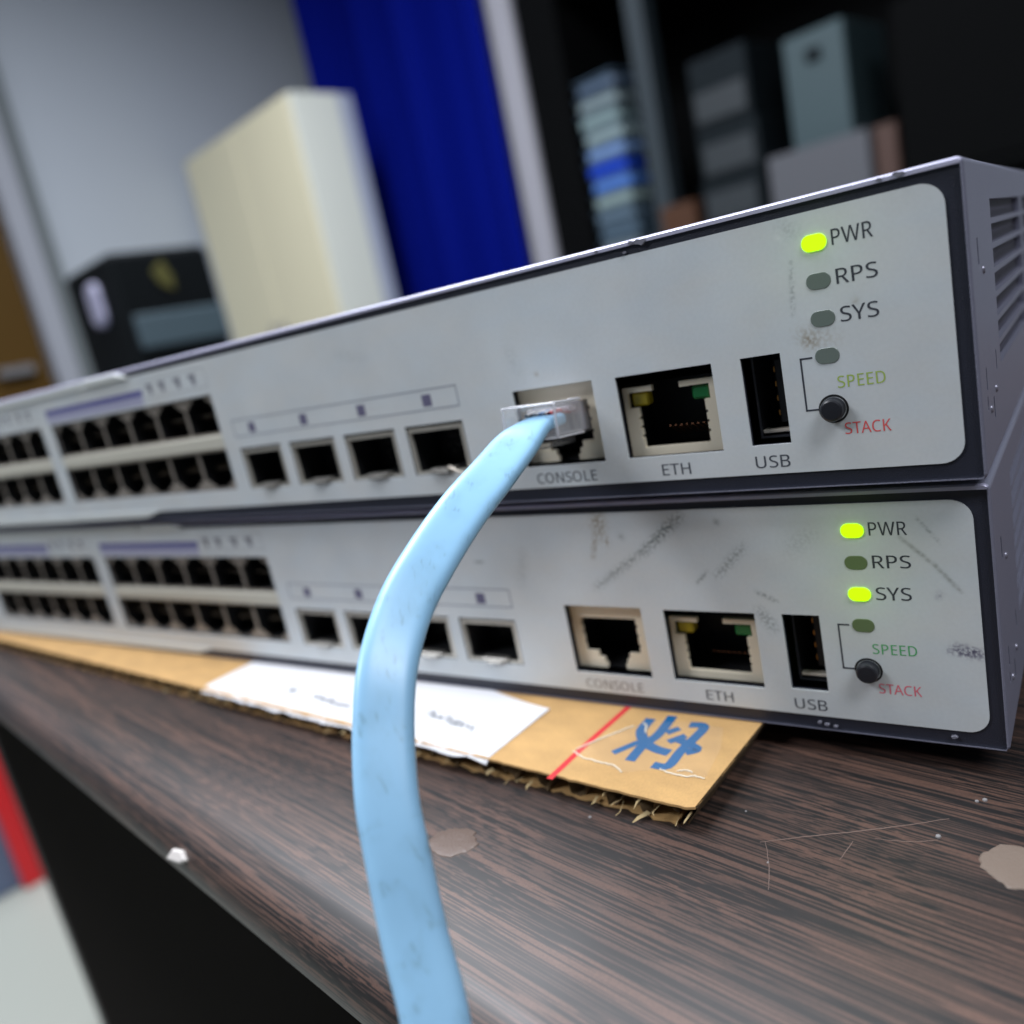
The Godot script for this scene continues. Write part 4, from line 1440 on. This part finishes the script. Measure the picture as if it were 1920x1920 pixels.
	add_box("rail", cur, Vector3(-0.7, 2.31, -0.02), Vector3(0.45, 2.34, 0.02), mat("handle_steel", c8(180, 180, 184), 0.3, 0.8))

	# grey post and black equipment rack
	room_box("grey_post", Vector3(-2.03, -0.755, -2.2), Vector3(-1.93, 2.2, -2.1), mat("post_grey", c8(158, 158, 166), 0.6), "grey square post between the blue curtain and the black rack", "post")
	var rack_mat := mat("rack_black", c8(4, 5, 6), 0.8, 0.0, 0.2)
	var rack := thing("equipment_rack", "tall black equipment rack behind the switches", "rack", room_point(Vector3(-1.1, -0.755, -2.35)), room_turn)
	for q in [[Vector3(-0.82, 0, -0.3), Vector3(-0.66, 2.7, 0.24)], [Vector3(0.66, 0, -0.3), Vector3(0.72, 2.7, 0.24)]]:
		add_box("side_panel", rack, q[0], q[1], rack_mat)
	add_box("back_panel", rack, Vector3(-0.659, 0, -0.32), Vector3(0.659, 2.7, -0.28), rack_mat)
	for y in [0.1, 0.93, 1.75]:
		add_box("shelf", rack, Vector3(-0.658, y, -0.279), Vector3(0.658, y + 0.025, 0.23), rack_mat)
	add_box("post", rack, Vector3(-0.41, 0.956, 0.17), Vector3(-0.35, 1.749, 0.235), mat("rack_dark_grey", c8(44, 54, 60), 0.5))

	# a column of small blue and white boxes on the middle shelf
	var tones := [[c8(112, 126, 134), "pale grey"], [c8(84, 104, 120), "blue-grey"], [c8(96, 116, 132), "slate"], [c8(140, 160, 160), "white"], [c8(84, 128, 206), "light blue"], [c8(22, 70, 200), "strong blue"], [c8(118, 148, 196), "whitish blue"], [c8(144, 164, 168), "off white"], [c8(136, 158, 160), "cool white"], [c8(130, 146, 150), "chalk white"], [c8(80, 96, 116), "dusty blue"]]
	for k in tones.size():
		var y: float = 0.202 + k * 0.0482
		var t := thing("cable_box", "%s small box, %s in the column of blue and white boxes" % [tones[k][1], ["lowest", "second from the bottom", "third from the bottom", "fourth from the bottom", "fifth from the bottom", "sixth from the bottom", "seventh from the bottom", "fourth from the top", "third from the top", "second from the top", "topmost"][k]], "box", room_point(Vector3(-1.66 + 0.004 * sin(k * 2.1), y, -2.13)), room_turn + 0.03 * sin(k * 1.7), "blue and white boxes stacked on the rack")
		var bm := mat("small_box_%d" % k, tones[k][0], 0.35)
		add_box("carton", t, Vector3(-0.075, 0, -0.1), Vector3(0.075, 0.04, 0.02), bm, 0.012)
		add_box("lid", t, Vector3(-0.077, 0.0405, -0.102), Vector3(0.077, 0.0478, 0.022), mat("box_lid", c8(70, 88, 104), 0.4), 0.002)

	# other things on the rack
	room_box("carton", Vector3(-1.49, 0.202, -2.3), Vector3(-1.37, 0.30, -2.11), mat("carton_orange", c8(70, 40, 18), 0.7), "small orange-brown carton beside the column of boxes", "carton")
	var dk := mat("unit_dark", c8(22, 29, 33), 0.7, 0.0, 0.25)
	for q in [[-1.35, -1.16, 0.202, 0.33, "squat dark grey unit beside the orange-brown carton"], [-1.34, -1.15, 0.332, 0.47, "dark grey unit standing on another dark unit"], [-1.34, -1.16, 0.472, 0.66, "dark grey unit topmost of the three dark units"]]:
		var un := room_box("dark_unit", Vector3(q[0], q[2], -2.45), Vector3(q[1], q[3], -2.13), dk, q[4], "electronic unit", "dark units on the rack")
		add_box("front_plate", un, Vector3(-0.08, 0.02, 0.161), Vector3(0.08, 0.1, 0.166), mat("plate_grey", c8(44, 50, 54), 0.5))
	room_box("grey_carton", Vector3(-1.12, 0.202, -2.4), Vector3(-0.85, 0.345, -2.10), mat("carton_grey", c8(84, 86, 92), 0.7), "light grey carton under the teal grey case", "carton")
	var tc := room_box("teal_case", Vector3(-1.06, 0.346, -2.4), Vector3(-0.90, 0.62, -2.14), mat("teal_grey", c8(54, 73, 78), 0.6), "teal grey plastic case on the light grey carton", "case")
	add_box("catch", tc, Vector3(-0.02, 0.2, 0.131), Vector3(0.02, 0.23, 0.14), dk)
	room_box("brown_box", Vector3(-0.845, 0.202, -2.3), Vector3(-0.79, 0.345, -2.12), mat("dull_brown", c8(72, 50, 42), 0.6), "narrow dull brown box right of the light grey carton", "box")
	room_box("black_case", Vector3(-0.78, 0.202, -2.4), Vector3(-0.46, 0.6, -2.12), rack_mat, "big black case at the right end of the rack shelf", "case")

	# under the desk, seen past its front edge
	var low := thing("steel_locker", "blue-grey steel locker with a red edge strip and black door beyond the desk", "locker", room_point(Vector3(-1.95, -0.755, -0.05)), room_turn)
	add_box("body", low, Vector3(-0.24, 0, -0.6), Vector3(0.24, 0.52, 0.36), mat("locker_blue", c8(92, 106, 132), 0.5))
	add_box("black_door", low, Vector3(0.241, 0.0, -0.6), Vector3(0.26, 0.52, -0.028), mat("door_black", c8(12, 12, 13), 0.6))
	add_box("red_strip", low, Vector3(0.241, 0.0, -0.026), Vector3(0.262, 0.52, 0.008), mat("strip_red", c8(206, 26, 34), 0.45))
	var bx := room_box("black_storage_box", Vector3(-1.17, -0.755, -0.5), Vector3(-0.72, -0.5, -0.033), mat("box_black", c8(24, 26, 26), 0.6), "black lidded storage box on the floor under the desk", "storage box")
	add_box("lid", bx, Vector3(-0.23, 0.2555, -0.239), Vector3(0.23, 0.27, 0.238), mat("box_black", c8(24, 26, 26), 0.6))
	unit = 0.001
